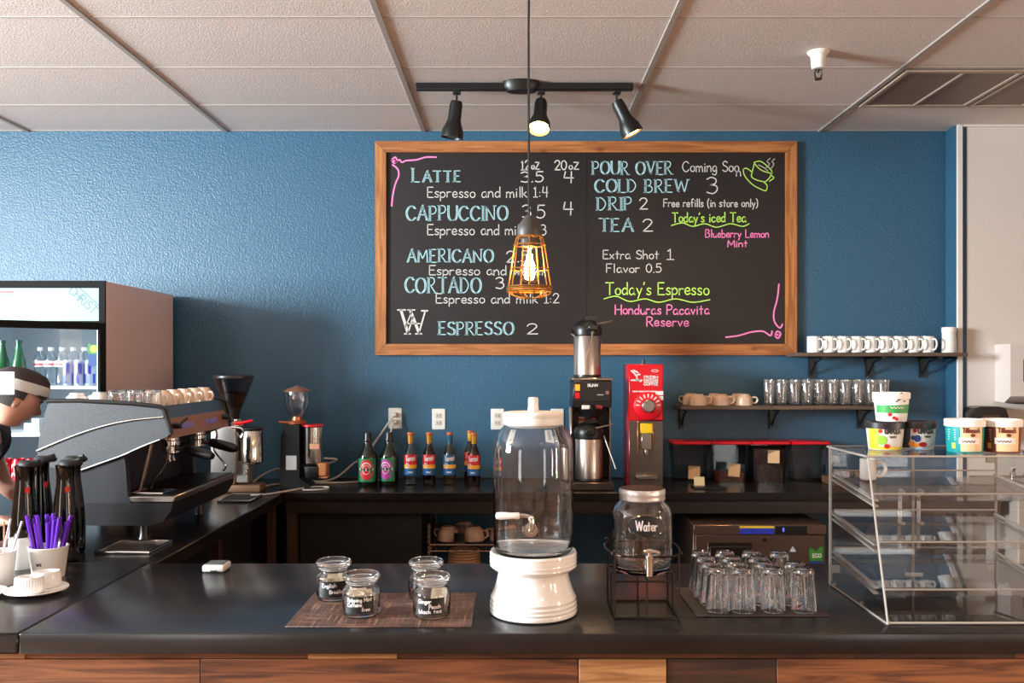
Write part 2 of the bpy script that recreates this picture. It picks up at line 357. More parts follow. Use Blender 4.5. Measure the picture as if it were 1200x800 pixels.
# ================================================================== the room
def wallmat():
    m = M('blue_wall_paint', (47, 89, 115), .38, bump=(95, .38)); return m
BLUE = wallmat(); WHITEW = M('white_wall_panel', (214, 205, 196), .4); CREAMW = M('cream_wall_paint', (150, 122, 102), .7)
struct('floor', MB().box(LX-.3, RX+.3, FY-.3, BY+.2, -.1, 0), wood('floor_boards', (112, 78, 54), (138, 98, 68), 'y', .45, 6, False))
CEILM = M('ceiling_tile', (230, 219, 212), .8, var=(60, (220, 209, 201)), bump=(120, .25))
struct('ceiling', MB().box(LX-.3, RX+.3, FY-.3, BY+.2, H, H+.1), CEILM)
g = MB()
XG = [-1.78+1.22*i for i in range(-2, 6)]; YG = [4.815-.61*i for i in range(-0, 14)]+[5.34]
for x in XG: g.box(x-.012, x+.012, FY, BY, H-.008, H)
for y in YG: g.box(LX, RX, y-.0035, y+.0035, H-.0035, H)
struct('trim_1', g, M('ceiling_grid', (168, 158, 150), .5))
struct('wall_back', MB().box(LX-.2, 2.657, BY, BY+.15, 0, H), BLUE)
struct('wall_return', MB().box(2.657, 2.72, 5.22, BY+.15, 0, H), BLUE)
w_ = MB().box(2.72, RX+.2, 5.222, BY+.15, 0, H)
for x in (3.94,): w_.box(x-.003, x+.003, 5.219, 5.222, 0, H)
struct('wall_back_right', w_, WHITEW)
struct('trim_2', MB().box(2.657, 2.69, 5.205, 5.221, 0, H, .003).box(2.69, RX, 5.208, 5.222, H-.012, H), M('white_trim', (222, 214, 206), .4))
def wall_with_holes(name, axis, pos, th, lo, hi, holes, z0, z1, m):
    b = MB()
    def bx(a, c, d, e):
        if axis == 'x': b.box(pos, pos+th, a, c, d, e)
        else: b.box(a, c, pos, pos+th, d, e)
    cur = lo
    for (h0, h1) in holes:
        bx(cur, h0, 0, H); bx(h0, h1, 0, z0); bx(h0, h1, z1, H); cur = h1
    bx(cur, hi, 0, H)
    struct(name, b, m)
wall_with_holes('wall_left', 'x', LX-.06, .06, FY-.2, BY+.15, WIN_L, 1.5, 2.9, CREAMW)
wall_with_holes('wall_right', 'x', RX, .06, FY-.2, BY+.15, WIN_R, .8, 2.2, CREAMW)
wall_with_holes('wall_front', 'y', FY-.06, .06, LX-.2, RX+.2, WIN_F, .4, 2.75, CREAMW)
WF = M('window_frame', (40, 38, 36), .4)
PANE = glass('window_pane', (.98, .99, .99))
k = 1
for (axis, pos, holes, z0, z1) in (('x', LX, WIN_L, 1.5, 2.9), ('x', RX+.03, WIN_R, .8, 2.2), ('y', FY, WIN_F, .4, 2.75)):
    for (a, c) in holes:
        fr = MB(); pn = MB()
        def bb(mb, p, q, r, t, d0, d1):
            if axis == 'x': mb.box(pos+d0, pos+d1, p, q, r, t)
            else: mb.box(p, q, pos+d0, pos+d1, r, t)
        bb(fr, a, a+.05, z0, z1, -.05, .02); bb(fr, c-.05, c, z0, z1, -.05, .02); bb(fr, a, c, z0, z0+.05, -.05, .02); bb(fr, a, c, z1-.05, z1, -.05, .02)
        o = struct('window_%d' % k, fr, WF); bb(pn, a+.05, c-.05, z0+.05, z1-.05, -.02, -.015); pn.build('pane', PANE, o); k += 1
# added lamps, out of view, to warm the room's fill light
for i, (x, y) in enumerate(FILL_LAMPS):
    t = thing('fill_lamp', ['added round fill lamp under the ceiling nearer the street', 'added round fill lamp under the ceiling by the right wall'][i], 'lamp', (x, y, H-.05))
    MB().lathe([(0, .05), (.16, .05), (.16, .02), (.15, .0), (.14, .02), (0, .02)]).build('housing', WHITEP, t)
    MB().lathe([(0, .005), (.14, .005), (.14, .018), (0, .018)]).build('diffuser', M('fill_lamp_diffuser', (255, 225, 185), .5, emit=((255, 214, 160), 6)), t)
    d = bpy.data.lights.new('fill_light', 'SPOT'); d.energy = FILL_W*4; d.color = (1, .76, .52); d.shadow_soft_size = .14; d.spot_size = 2.6; d.spot_blend = .6
    o = bpy.data.objects.new('fill_light', d); C.objects.link(o); o.parent = t; o.location = (0, 0, -.01)

# ================================================================== counters
TOPZ = .91
t = thing('bar_counter', 'long dark front bar counter with plank-clad front below its top', 'counter', (0, 2.26, 0))
MB().box(-1.292, 2.6, 0, .80, .855, TOPZ, .006, seg=2).build('countertop', COUNTER, t)
pl = [wood('plank_%d' % i, a, b, 'x', .55, 12, kn) for i, (a, b, kn) in enumerate([((84, 46, 25), (140, 86, 50), True), ((56, 30, 18), (96, 56, 33), True), ((138, 92, 54), (178, 130, 84), False), ((70, 37, 20), (126, 74, 42), True), ((40, 24, 18), (70, 42, 28), True)])]
cl = MB(); random.seed(3)
rows = [(.835, .853, [(-2.06, -1.29, 2), (-1.29, -.545, 0), (-.545, -.31, 2), (-.31, .9, 1), (.9, 1.32, 4), (1.32, 2.6, 3)]),
        (.735, .833, [(-2.06, -.83, 0), (-.828, .168, 3), (.17, .40, 2), (.402, .69, 4), (.692, 1.35, 0), (1.352, 2.6, 1)])]
for r in range(5):
    xs = [-2.06]; z1 = .733-r*.145
    while xs[-1] < 2.5: xs.append(min(2.6, xs[-1]+random.uniform(.4, 1.1)))
    rows.append((max(z1-.143, .02), z1, [(a, b-.002, random.randrange(5)) for a, b in zip(xs, xs[1:])]))
for (z0, z1, ps) in rows:
    for (a, b, m) in ps: cl.mat(m).box(a, b, .030-(.004 if m == 2 else 0), .055, z0, z1, .0015)
cl.build('plank_cladding', pl, t)
MB().box(-1.29, 2.6, .056, .10, 0, .854).build('back_board', DKWOOD, t)
MB().box(2.3, 2.6, .10, .75, 0, .854).box(-.02, .02, .10, .7, 0, .854).build('support', DKWOOD, t)

t = thing('side_counter', 'dark counter along the left holding the espresso machine and carafes', 'counter', (-1.3, 2.26, 0))
MB().box(-.76, .006, 0, .80, .855, TOPZ, .005).build('end_top', COUNTER, t)
MB().box(-.742, .034, .802, 3.085, .855, TOPZ, .004).build('countertop', COUNTER, t)
MB().box(-.72, -.12, .12, 3.05, .06, .854).build('cabinet_body', M('cabinet_void_black', (13, 12, 12), .6), t)
wood('post_wood', (48, 34, 25), (70, 48, 34), 'z', .5, 10, False)
for y in (1.55, 2.42): MB().box(-.035, .0, y, y+.05, 0, .854).build('post', MATS['post_wood'], t)
t = thing('back_counter', 'dark counter along the blue wall under the shelves and menu board', 'counter', (0, 4.75, 0))
MB().box(-1.266, 2.70, 0, .598, .865, TOPZ, .004).build('countertop', COUNTER, t)
MB().box(-1.262, 2.655, .585, .598, .911, .916).build('rear_lip', DKWOOD, t)
MB().box(-1.26, 2.68, .03, .06, .79, .864).build('apron', DKWOOD, t)
for x in (-1.255, .72, 2.55):
    MB().box(x, x+.05, .035, .085, 0, .79).build('leg', MATS['post_wood'], t)
    MB().box(x, x+.05, .52, .57, 0, .864).build('leg', MATS['post_wood'], t)
MB().box(-1.2, -.52, .10, .57, 0, .80).build('void_block', MATS['cabinet_void_black'], t)  # dark block added where there is only the shaded void under the counter

# ================================================================== chalkboard
BYP = 5.33
def U(px): return (px-CX)*BYP/F
def V(py): return CAMZ-(py-CY)*BYP/F
cb = thing('chalkboard', 'large wood-framed chalkboard menu on the blue wall', 'menu board', (0, BYP, 0))
slate = M('chalkboard_slate', (22, 18, 18), .5, var=(1.6, (29, 24, 23)))
xm = U(688)
MB().box(U(452), xm-.001, .004, .018, V(405), V(178)).build('slate_panel', slate, cb)
MB().box(xm+.001, U(920), .004, .018, V(405), V(178)).build('slate_panel', slate, cb)
FRW = wood('frame_wood', (140, 82, 42), (178, 114, 64), 'x', .5, 10); FRWV = wood('frame_wood_upright', (142, 84, 44), (180, 118, 66), 'z', .5, 10)
x0, x1, z0, z1, wd = U(440), U(933), V(416), V(166), .068
for (poly, m) in (([(x0, z1), (x1, z1), (x1-wd, z1-wd), (x0+wd, z1-wd)], FRW), ([(x0, z0), (x1, z0), (x1-wd, z0+wd), (x0+wd, z0+wd)], FRW),
                  ([(x0, z0+.001), (x0, z1-.001), (x0+wd-.001, z1-wd-.002), (x0+wd-.001, z0+wd+.002)], FRWV), ([(x1, z0+.001), (x1, z1-.001), (x1-wd+.001, z1-wd-.002), (x1-wd+.001, z0+wd+.002)], FRWV)):
    MB().prism(poly, -.016, .019).build('frame_rail', m, cb)
CH = {k: M('chalk_'+k, c, .9, emit=None) for k, c in dict(blue=(172, 212, 218), white=(208, 203, 198), green=(180, 226, 96), pink=(246, 132, 190)).items()}
random.seed(11)
bf = lambda u, v: (u, .0032, v)
def line(txt, px0, px1, base, top, col, style='plain', slope=0, wd=.0066, small=None):
    b = MB(); write(b, txt, U(px0), U(px1), V(base), V(top)-V(base), bf, wd, style, slope, small)
    b.build('chalk_writing', CH[col], cb, label='%s written in %s chalk' % (txt.replace("'", ''), {'blue': 'pale blue'}.get(col, col)))
HD = .0058
line('LATTE', 483, 539, 213, 197, 'blue', 'head', wd=HD, small=.8)
line('CAPPUCCINO', 476, 594, 258, 241, 'blue', 'head', wd=HD)
line('AMERICANO', 477, 577, 307, 292, 'blue', 'head', wd=HD)
line('CORTADO', 474, 563, 343, 325, 'blue', 'head', wd=HD)
line('ESPRESSO', 514, 601, 392, 377, 'blue', 'head', wd=HD)
for (tx, a, b, y, tp) in (('12', 611, 620, 199, 188), ('oz', 623, 632, 198, 190), ('20', 650, 664, 199, 188), ('oz', 667, 678, 198, 190), ('3.5', 611, 637, 213, 201), ('4', 661, 672, 214, 201), ('3.5', 612, 639, 255, 240), ('4', 660, 671, 252, 237),
        ('2.5', 594, 620, 307, 294), ('3', 581, 590, 338, 325), ('2', 618, 630, 391, 379), ('3', 829, 841, 227, 208), ('2', 750, 759, 245, 232), ('2', 754, 765, 271, 257)):
    line(tx, a, b, y, tp, 'white')
for (tx, a, b, y, tp) in (('Espresso and milk 1:4', 501, 642, 231, 219), ('Espresso and milk 1:3', 501, 640, 275, 263), ('Espresso and water', 503, 640, 322, 311), ('Espresso and milk 1:2', 511, 655, 355, 344),
        ('Coming Soo', 800, 866, 201, 189), ('n', 863, 868, 206, 195), ('Free refills (in store only)', 778, 888, 242, 233), ('Extra Shot', 707, 772, 303, 293), ('1', 782, 790, 304, 292), ('Flavor 0.5', 711, 775, 319, 309)):
    line(tx, a, b, y, tp, 'white', wd=.0056)
line('POUR OVER', 694, 787, 204, 189, 'blue', 'head', wd=HD); line('COLD BREW', 697, 806, 225, 210, 'blue', 'head', wd=HD)
line('DRIP', 700, 740, 246, 231, 'blue', 'head', wd=HD); line('TEA', 702, 741, 271, 256, 'blue', 'head', wd=HD)
line("Today's iced Tea", 788, 874, 260, 249, 'green', wd=.0065); line("Today's Espresso", 710, 831, 345, 331, 'green', wd=.007)
line('Blueberry Lemon', 827, 901, 278, 269, 'pink', wd=.0056); line('Mint', 853, 876, 289, 281, 'pink', wd=.0056)
line('Honduras Pacavita', 721, 831, 368, 357, 'pink', wd=.0065); line('Reserve', 758, 807, 382, 371, 'pink', wd=.0065)
def doodle(strokes, col, wd, label):
    b = MB()
    for s in strokes:
        q = cat([(U(x), V(y), 0) for x, y in s], 6); ribbon(b, [(p.x, p.y) for p in q], wd, bf)
    b.build('chalk_drawing', CH[col], cb, label=label)
doodle([[(787, 264), (800, 261), (812, 265), (826, 262), (840, 266), (856, 262), (870, 265), (878, 262)], [(708, 350), (722, 347), (738, 353), (756, 350), (772, 354), (792, 350), (812, 354), (832, 351)]], 'green', .006, 'green wavy underlines')
doodle([[(463, 190), (468, 187), (471, 190), (476, 188), (488, 187), (499, 184), (511, 184)], [(460, 193), (466, 198), (467, 206), (463, 216), (460, 230), (459, 241)], [(459, 187), (463, 184), (465, 188), (462, 191), (459, 187), (463, 189)]], 'pink', .0095, 'pink corner flourish')
doodle([[(913, 333), (911, 350), (907, 366), (908, 377), (914, 384), (917, 380)], [(851, 395), (866, 393), (880, 389), (894, 388), (903, 393), (905, 388)], [(908, 393), (911, 388), (915, 391), (912, 396), (908, 393), (912, 392)]], 'pink', .0095, 'pink corner flourish')
doodle([[(884, 192), (882, 200), (881, 207), (888, 211), (897, 213)], [(884, 190), (892, 189), (903, 198), (905, 203)], [(905, 202), (902, 208), (897, 213)], [(903, 205), (907, 208), (902, 212)], [(884, 191), (892, 199), (904, 203)], [(871, 198), (873, 206), (882, 216), (893, 222), (898, 223), (899, 217), (896, 214)], [(871, 198), (875, 197), (881, 201)]], 'green', .006, 'green outline of a cup and saucer')
doodle([[(898, 196), (902, 192), (899, 189), (903, 185)], [(904, 197), (907, 192), (905, 189), (908, 186)], [(889, 193), (895, 196), (900, 200)]], 'white', .004, 'steam lines above the cup')
lg = MB()
for a, b, wd_ in (((470, 364), (478, 390), .017), ((478, 390), (484, 371), .009), ((481, 364), (491, 390), .017), ((491, 390), (498, 365), .009), ((475, 383), (483, 364), .007), ((476, 379), (492, 379), .007), ((466, 363), (475, 363), .009), ((478, 363), (486, 363), .008), ((494, 364), (501, 364), .009), ((474, 391), (481, 391), .008), ((487, 391), (494, 391), .008)):
    ribbon(lg, [(U(a[0]), V(a[1])), (U(b[0]), V(b[1]))], wd_, bf)
lg.build('chalk_drawing', CH['white'], cb, label='white letter W monogram')

# ================================================================== ceiling fittings
tr = thing('track_light', 'black track light with three spot heads under the ceiling', 'light', (0, 4.42, H))
MB().box(-.502, .603, -.018, .018, -.045, -.010, .003).build('rail', BLACKM, tr)
MB().lathe([(0, 0), (.075, 0), (.075, -.03), (.06, -.052), (0, -.055)], 28, T(.035, 0, 0, 0, 0, 0) @ Matrix.Diagonal((1.25, .7, 1, 1))).build('power_feed', BLACKM, tr)
BULB = M('spot_bulb', (255, 220, 160), .4, emit=((255, 190, 110), 60))
for i, (x, aim, pw) in enumerate(((-.295, (-.14, .10, -1), 5), (.135, (-.08, -.52, -1), 14), (.52, (.50, .02, -1), 42))):
    MB().box(x-.02, x+.02, -.016, .016, -.065, -.044, .003).cyl(.006, -.10, -.06, 10, T(x)).build('mount', BLACKM, tr)
    d = Vector(aim).normalized(); R = d.to_track_quat('-Z', 'Y').to_matrix().to_4x4(); mt = Matrix.Translation((x, 0, -.10)) @ R
    h = MB().lathe([(0, .005), (.028, .0), (.033, -.02), (.034, -.095), (.045, -.125), (.055, -.15), (.057, -.185), (.053, -.185), (.05, -.15), (.03, -.12), (0, -.115)], 28, mt).build('spot_head', BLACKM, tr)
    MB().lathe([(0, -.182), (.03, -.180), (.046, -.172), (.046, -.160), (0, -.15)], 24, mt).build('bulb', BULB if i else M('spot_bulb_dim', (90, 80, 70), .3), h)
    if i:
        l = bpy.data.lights.new('spot_light', 'SPOT'); l.energy = pw; l.color = (1, .68, .36); l.spot_size = 2.3; l.spot_blend = .5; l.shadow_soft_size = .05
        o = bpy.data.objects.new('spot_light', l); C.objects.link(o); o.parent = tr; o.matrix_local = mt @ Matrix.Translation((0, 0, -.192))
sp = thing('sprinkler_head', 'white fire sprinkler head under the ceiling tiles at right', 'sprinkler', (1.40, 4.0, H))
MB().lathe([(0, 0), (.05, 0), (.048, -.006), (.035, -.02), (.031, -.07), (.028, -.078), (0, -.08)], 28).build('escutcheon', WHITEP, sp)
MB().cyl(.006, -.095, -.078, 10).tube(cat([(-.011, 0, -.08), (-.016, 0, -.10), (-.012, 0, -.118), (0, 0, -.122), (.012, 0, -.118), (.016, 0, -.10), (.011, 0, -.08)]), .0035, 6).cyl(.016, -.127, -.122, 16).build('deflector', M('dark_brass', (70, 55, 45), .35, .8), sp)
VF = M('vent_frame', (168, 150, 132), .45); VP = M('vent_panel', (126, 104, 86), .5)
for i, x in enumerate((1.905, 2.505)):
    t = thing('ceiling_vent', ['brown ceiling vent panel left of its twin, nearer the chalkboard', 'brown ceiling vent panel at the right edge of the photo'][i], 'vent', (x, 4.215, H))
    f = MB()
    for (a, b, c, d) in ((0, .585, 0, .03), (0, .585, .56, .59), (0, .022, .03, .56), (.563, .585, .03, .56), (.287, .302, .03, .56)): f.box(a, b, c, d, -.018, -.009, .002)
    f.build('frame', VF, t)
    for a in (.022, .302): MB().box(a, a+.263, .03, .56, -.011, -.009).build('panel', VP, t)

pn = thing('pendant_lamp', 'pendant lamp with glowing bulb in a wire cage on black cord', 'lamp', (.045, 2.6, 0))
MB().tube([(0, 0, H-.02), (-.003, 0, 2.6), (-.002, 0, 2.05)], .0035, 8).build('cord', BLACKP, pn)
MB().lathe([(0, H), (.06, H), (.055, H-.02), (0, H-.025)]).build('ceiling_rose', BLACKM, pn)
MB().lathe([(0, 2.058), (.014, 2.055), (.020, 2.045), (.036, 2.025), (.038, 2.005), (.036, 1.992), (.026, 1.985), (.026, 1.962), (0, 1.962)], 28).build('socket', M('socket_grey', (62, 58, 56), .5), pn)
BRASS = M('cage_brass', (176, 130, 72), .3, .85)
cg = MB()
prof = [(.040, 1.992), (.047, 1.965), (.055, 1.915), (.061, 1.872), (.066, 1.842)]
for (r, z) in ((.047, 1.968), (.058, 1.895)): cg.torus(r, .0022, z, 40, 6)
for rz in ((.066, 1.842), (.068, 1.836), (.067, 1.830)): cg.torus(rz[0], .0026, rz[1], 44, 6)
cg.torus(.038, .0026, 1.992, 32, 6)
for i in range(7):
    a = 2*PI*i/7+.2; cg.tube([(r*math.cos(a), r*math.sin(a), z) for r, z in prof], .0022, 6)
for i in range(4):
    a = PI*i/4+.2
    cg.tube([(.067*math.cos(q)*math.cos(a), .067*math.cos(q)*math.sin(a), 1.832-.024*math.sin(q)) for q in [PI*j/16 for j in range(17)]], .0022, 6)
cg.build('wire_cage', BRASS, pn)
bl = MB().lathe([(.013, 1.965), (.014, 1.95), (.020, 1.93), (.029, 1.90), (.032, 1.885), (.029, 1.868), (.018, 1.857), (0, 1.853)], 28).build('bulb', glass('bulb_glass', (1, .9, .72), (.9, .8, .6), .06), pn)
fl = MB()
for i in range(9):
    a = 2*PI*i/9; fl.tube([(.006*math.cos(a), .006*math.sin(a), 1.94), (.013*math.cos(a+.3), .013*math.sin(a+.3), 1.875)], .0024, 5)
fl.tube([(0, 0, 1.96), (0, 0, 1.935)], .004, 6)
fl.build('filament', M('filament_glow', (255, 190, 90), .5, emit=((255, 165, 70), 260)), bl)
l = bpy.data.lights.new('bulb_light', 'POINT'); l.energy = 7; l.color = (1, .62, .28); l.shadow_soft_size = .025
o = bpy.data.objects.new('bulb_light', l); C.objects.link(o); o.parent = pn; o.location = (0, 0, 1.90)

# ================================================================== wall outlets and power cords
for i, (px, py, lb) in enumerate(((463, 490, 'white wall outlet with two plugs in it, above the dark bottles'), (514, 491, 'white empty wall outlet above the middle of the syrup bottles'), (583, 491, 'white wall outlet just left of the big glass dispenser lid'), (653, 491, 'white wall outlet beside the coffee brewer'))):
    x, z = XZ(px, py, 5.345); t = thing('wall_outlet', lb, 'outlet', (x, 5.35, z), 0, 'outlets along the blue wall')
    MB().box(-.041, .041, -.006, 0, -.064, .064, .003).build('cover_plate', WHITEP, t)
    for dz in (-.022, .022):
        r = MB().box(-.018, .018, -.009, -.0055, dz-.015, dz+.015, .003).build('receptacle', M('outlet_ivory', (205, 195, 185), .4), t)
        MB().box(-.009, -.006, -.0095, -.0085, dz-.006, dz+.006).box(.006, .009, -.0095, -.0085, dz-.006, dz+.006).build('slot', BLACKP, r)
ox, oz = XZ(463, 490, 5.345)
CORD = M('white_cord', (205, 198, 190), .5)
def cord(label, pts, r=.006):
    t = thing('power_cord', label, 'cord', (0, 0, 0)); MB().tube(cat(pts, 8), r, 8).build('cable', CORD, t); return t
t = cord('white power cord from the upper socket running left to the grinders', [(ox, 5.30, oz+.02), (ox-.05, 5.28, oz-.05), (ox-.17, 5.27, oz-.22), (ox-.24, 5.25, TOPZ+.10), (ox-.34, 5.2, TOPZ+.02), (ox-.46, 5.15, TOPZ+.008), (ox-.55, 5.16, TOPZ+.05), (-1.06, 5.15, TOPZ+.13), (-1.12, 5.1, TOPZ+.15)])
MB().box(ox-.014, ox+.014, 5.30, 5.338, oz+.008, oz+.036, .005).build('plug', WHITEP, t)
t = cord('white power cord from the lower socket dropping behind the bottles', [(ox+.002, 5.30, oz-.022), (ox-.01, 5.28, oz-.05), (ox-.03, 5.27, oz-.16), (ox-.04, 5.26, TOPZ+.1), (ox-.02, 5.25, TOPZ+.02), (ox-.2, 5.12, TOPZ+.007), (ox-.45, 5.09, TOPZ+.007)])
MB().box(ox-.012, ox+.016, 5.30, 5.338, oz-.036, oz-.008, .005).build('plug', WHITEP, t)
cord('white cord looped on the counter between the two coffee grinders', [(-1.33, 5.03, TOPZ+.02), (-1.37, 5.06, TOPZ+.09), (-1.44, 5.0, TOPZ+.07), (-1.50, 4.98, TOPZ+.02), (-1.43, 4.95, TOPZ+.007), (-1.38, 5.02, TOPZ+.007), (-1.26, 5.07, TOPZ+.007)])
cord('white cord loop lying at the foot of the grinder with the red collar', [(-1.40, 4.60, TOPZ+.007), (-1.32, 4.64, TOPZ+.007), (-1.21, 4.82, TOPZ+.007), (-1.13, 4.92, TOPZ+.007), (-1.05, 4.90, TOPZ+.007), (-1.07, 4.82, TOPZ+.007), (-1.17, 4.79, TOPZ+.007)], .005)

# ================================================================== fridge and what it holds
fr = thing('display_fridge', 'tall glass-door drinks fridge with lit white header at the left', 'fridge', (-2.085, 4.43, 0))
FSIDE = M('fridge_side', (236, 202, 190), .35, 0)
FIN = M('fridge_inside', (205, 214, 220), .5)
b = MB().box(-.025, 0, .0, .87, 0, 2.035, .003).box(-1.0, -.975, .0, .87, 0, 2.035).box(-.975, -.025, .85, .87, 0, 2.035).box(-.975, -.025, .02, .85, 2.01, 2.035).box(-.975, -.025, .05, .85, 0, .25)
b.build('cabinet', FSIDE, fr)
MB().box(-.975, -.955, .01, .85, .25, 2.0).box(-.045, -.026, .01, .85, .25, 2.0).box(-.955, -.045, .83, .849, .25, 2.0).box(-.955, -.045, .03, .83, 1.845, 1.86).box(-.955, -.045, .03, .83, .251, .27).build('liner', FIN, fr)
MB().box(-1.0, -.001, -.012, .012, 2.0, 2.037).box(-1.0, -.001, -.012, .012, 1.822, 1.832).box(-.032, -.001, -.012, .012, 1.83, 2.0).box(-1.0, -.985, -.012, .012, 1.83, 2.0).build('header_frame', M('fridge_frame', (10, 9, 9), .7, spec=.15), fr)
HDR = M('lit_header', (132, 158, 156), .6, emit=((225, 245, 238), .12))
hd = MB().box(-.986, -.032, -.006, .008, 1.831, 2.001).build('header_panel', HDR, fr)
x_ = lambda px: (px-CX)*4.424/F+2.085
z_ = lambda py: CAMZ-(py-CY)*4.424/F
b = MB(); f = lambda u, v: (u, -.0068, v)
write(b, 'NEST', x_(-12), x_(16), z_(348), .012, f, .003)
b.build('header_lettering', M('sign_grey', (100, 120, 120), .5), hd)
MB().box(x_(-20), x_(16), -.0066, -.006, z_(343), z_(341)).build('red_line', M('sign_red', (220, 60, 66), .5), hd)
b = MB(); a = math.radians(-42); ca, sa = math.cos(a), math.sin(a)
def fd(u, v): return (x_(80)+u*ca-v*sa, -.0068, z_(342)+u*sa+v*ca)
write(b, 'CHRIST', 0, .17, 0, .042, fd, .004); ribbon(b, [(0.02, .054), (.18, .054)], .004, fd)
b.build('header_lettering', M('sign_pale', (76, 116, 130), .6), hd)
for z in (1.50, 1.255, 1.0, .72):
    MB().box(-.953, -.047, .05, .80, z-.018, z, .003).build('shelf', M('fridge_shelf', (232, 236, 238), .4), fr)
# LED strips along the door posts light the inside, as in the photograph
led = M('fridge_led', (235, 248, 255), .4, emit=((225, 242, 255), 1.4))
MB().box(-.056, -.046, .02, .035, .3, 1.84).build('led_strip', led, fr)
MB().box(-.954, -.944, .02, .035, .3, 1.84).build('led_strip', led, fr)
l = bpy.data.lights.new('fridge_light', 'AREA'); l.shape = 'RECTANGLE'; l.size = .8; l.size_y = .06; l.energy = 1.3; l.color = (.88, .95, 1)
o = bpy.data.objects.new('fridge_light', l); C.objects.link(o); o.parent = fr; o.location = (-.5, .06, 1.84); o.rotation_euler = (.5, 0, 0)
# the door, swung open on its right hinge
hinge = T(.022, -.018, 0, 0, 0, math.radians(40)) @ T(-.022)
d = MB().box(-.032, 0, -.04, 0, .25, 1.82, .003, hinge).box(-.95, -.915, -.04, 0, .25, 1.82, .003, hinge).box(-.915, -.032, -.04, 0, 1.785, 1.82, 0, hinge).box(-.915, -.032, -.04, 0, .25, .31, 0, hinge).build('door', MATS['fridge_frame'], fr)
MB().box(-.915, -.032, -.024, -.018, .31, 1.785, 0, hinge).build('door_glass', glass('fridge_glass', (.93, .96, .98), (.9, .9, .9), .003, .0, .06), d)
hp = MB().box(-.90, -.88, -.07, -.04, .8, 1.5, .004, hinge).build('handle', BLACKP, d)
FX, FYY = -2.085, 4.43
def fpos(px, Y): return (px-CX)*Y/F
# eco tag hanging on the inside post
def eco_shape(s=1): return [(-.5*s, 0), (.5*s, 0), (.5*s, 1.0*s), (.42*s, 1.5*s), (.5*s, 1.75*s), (.2*s, 1.6*s), (.05*s, 1.35*s), (-.2*s, 1.5*s), (-.5*s, 1.72*s), (-.5*s, 1.4*s), (-.56*s, 1.2*s), (-.5*s, .95*s)]
def eco(name, loc, sc, label, cat_):
    t = thing(name, label, cat_, loc)
    MB().box(-.5*sc, .5*sc, -.001, 0, -.35*sc, .72*sc).build('blue_panel', M('tag_blue', (10, 52, 110), .5), t)
    MB().prism([(-.5*sc, .73*sc), (.5*sc, .73*sc), (.56*sc, 1.1*sc), (.5*sc, 1.75*sc), (.25*sc, 1.62*sc), (.03*sc, 1.38*sc), (-.2*sc, 1.5*sc), (-.5*sc, 1.72*sc), (-.57*sc, 1.15*sc)], -.001, 0).build('green_leaf', M('tag_green', (48, 118, 36), .5), t)
    return t
t = eco('eco_tag', (fpos(109.5, 4.47), 4.47, CAMZ-(-.4)*0+.02), .058, 'green and blue leaf-shaped tag inside the right edge of the fridge', 'tag')
t.location = (fpos(109.5, 4.47), 4.475, CAMZ-(425-CY)*4.475/F+.004)
MB().lathe([(0, 0), (.02, 0), (.02, .0012), (0, .0012)], 20, T(0, -.0012, .068, PI/2)).build('yellow_seal', M('tag_yellow', (160, 165, 40), .5), t)
# bottles and cans on the shelves
def water_bottle(loc, label):
    t = thing('water_bottle', label, 'bottle', loc, 0, 'water bottles in the fridge')
    MB().lathe([(0, .002), (.024, 0), (.031, .006), (.032, .03), (.0295, .04), (.032, .05), (.0295, .06), (.032, .07), (.030, .09), (.032, .10), (.032, .13), (.028, .155), (.013, .178), (.012, .185)], 20).build('body', PET, t)
    MB().cyl(.0135, .183, .201, 16).build('cap', WHITEP, t)
    patch(lb := MB(), .0322, -PI/2, 1.4, .098, .13, 12); lb.build('label', M('water_label', (235, 225, 228), .5), t)
    patch(lb := MB(), .0326, -PI/2, .9, .107, .116, 12); lb.build('label_band', M('water_label_red', (205, 70, 80), .5), t)
    return t
wpx = [47, 60, 71, 80, 89, 98]
wb = water_bottle((fpos(47, 4.62), 4.62, 1.5), 'clear water bottle standing at the left end of the fridge row')
names = ['clear water bottle second from the left in the fridge row', 'clear water bottle third from the left in the fridge row', 'clear water bottle behind the leftmost slim blue can', 'clear water bottle behind the middle slim blue can', 'clear water bottle at the right end of the fridge row']
for i, px in enumerate([60, 73, 86, 99, 111]):
    dup(wb, (fpos(px, 4.62), 4.62, 1.5), 0, names[i])
def can(loc, label):
    t = thing('drink_can', label, 'can', loc, 0, 'slim blue and silver cans in the fridge')
    MB().lathe([(0, .003), (.02, 0), (.0255, .008), (.0255, .122), (.021, .132), (.020, .134), (.019, .131), (0, .130)], 22).build('body', M('can_silver', (165, 172, 190), .35, .2), t)
    l = MB()
    for (a, h, z0, z1) in ((-PI/2-.25, .42, .012, .062), (-PI/2+.35, .42, .062, .118), (-PI/2-1.2, .2, .062, .118), (-PI/2+1.4, .3, .012, .062)): patch(l, .0258, a, h, z0, z1, 8)
    l.build('blue_panel', M('can_blue', (10, 38, 150), .4), t)
    l = MB(); fn = cylfn(.0264, -PI/2); ribbon(l, [(-.016, .058), (-.004, .066), (.006, .063), (.016, .072)], .008, fn); l.build('red_emblem', M('can_red', (215, 40, 50), .4), t)
    return t
c0 = can((fpos(80, 4.52), 4.52, 1.5), 'slim blue and silver can leftmost of three on the fridge shelf')
dup(c0, (fpos(93, 4.52), 4.52, 1.5), .2, 'slim blue and silver can in the middle of three on the fridge shelf')
dup(c0, (fpos(106, 4.52), 4.52, 1.5), -.2, 'slim blue and silver can below the leaf-shaped tag')
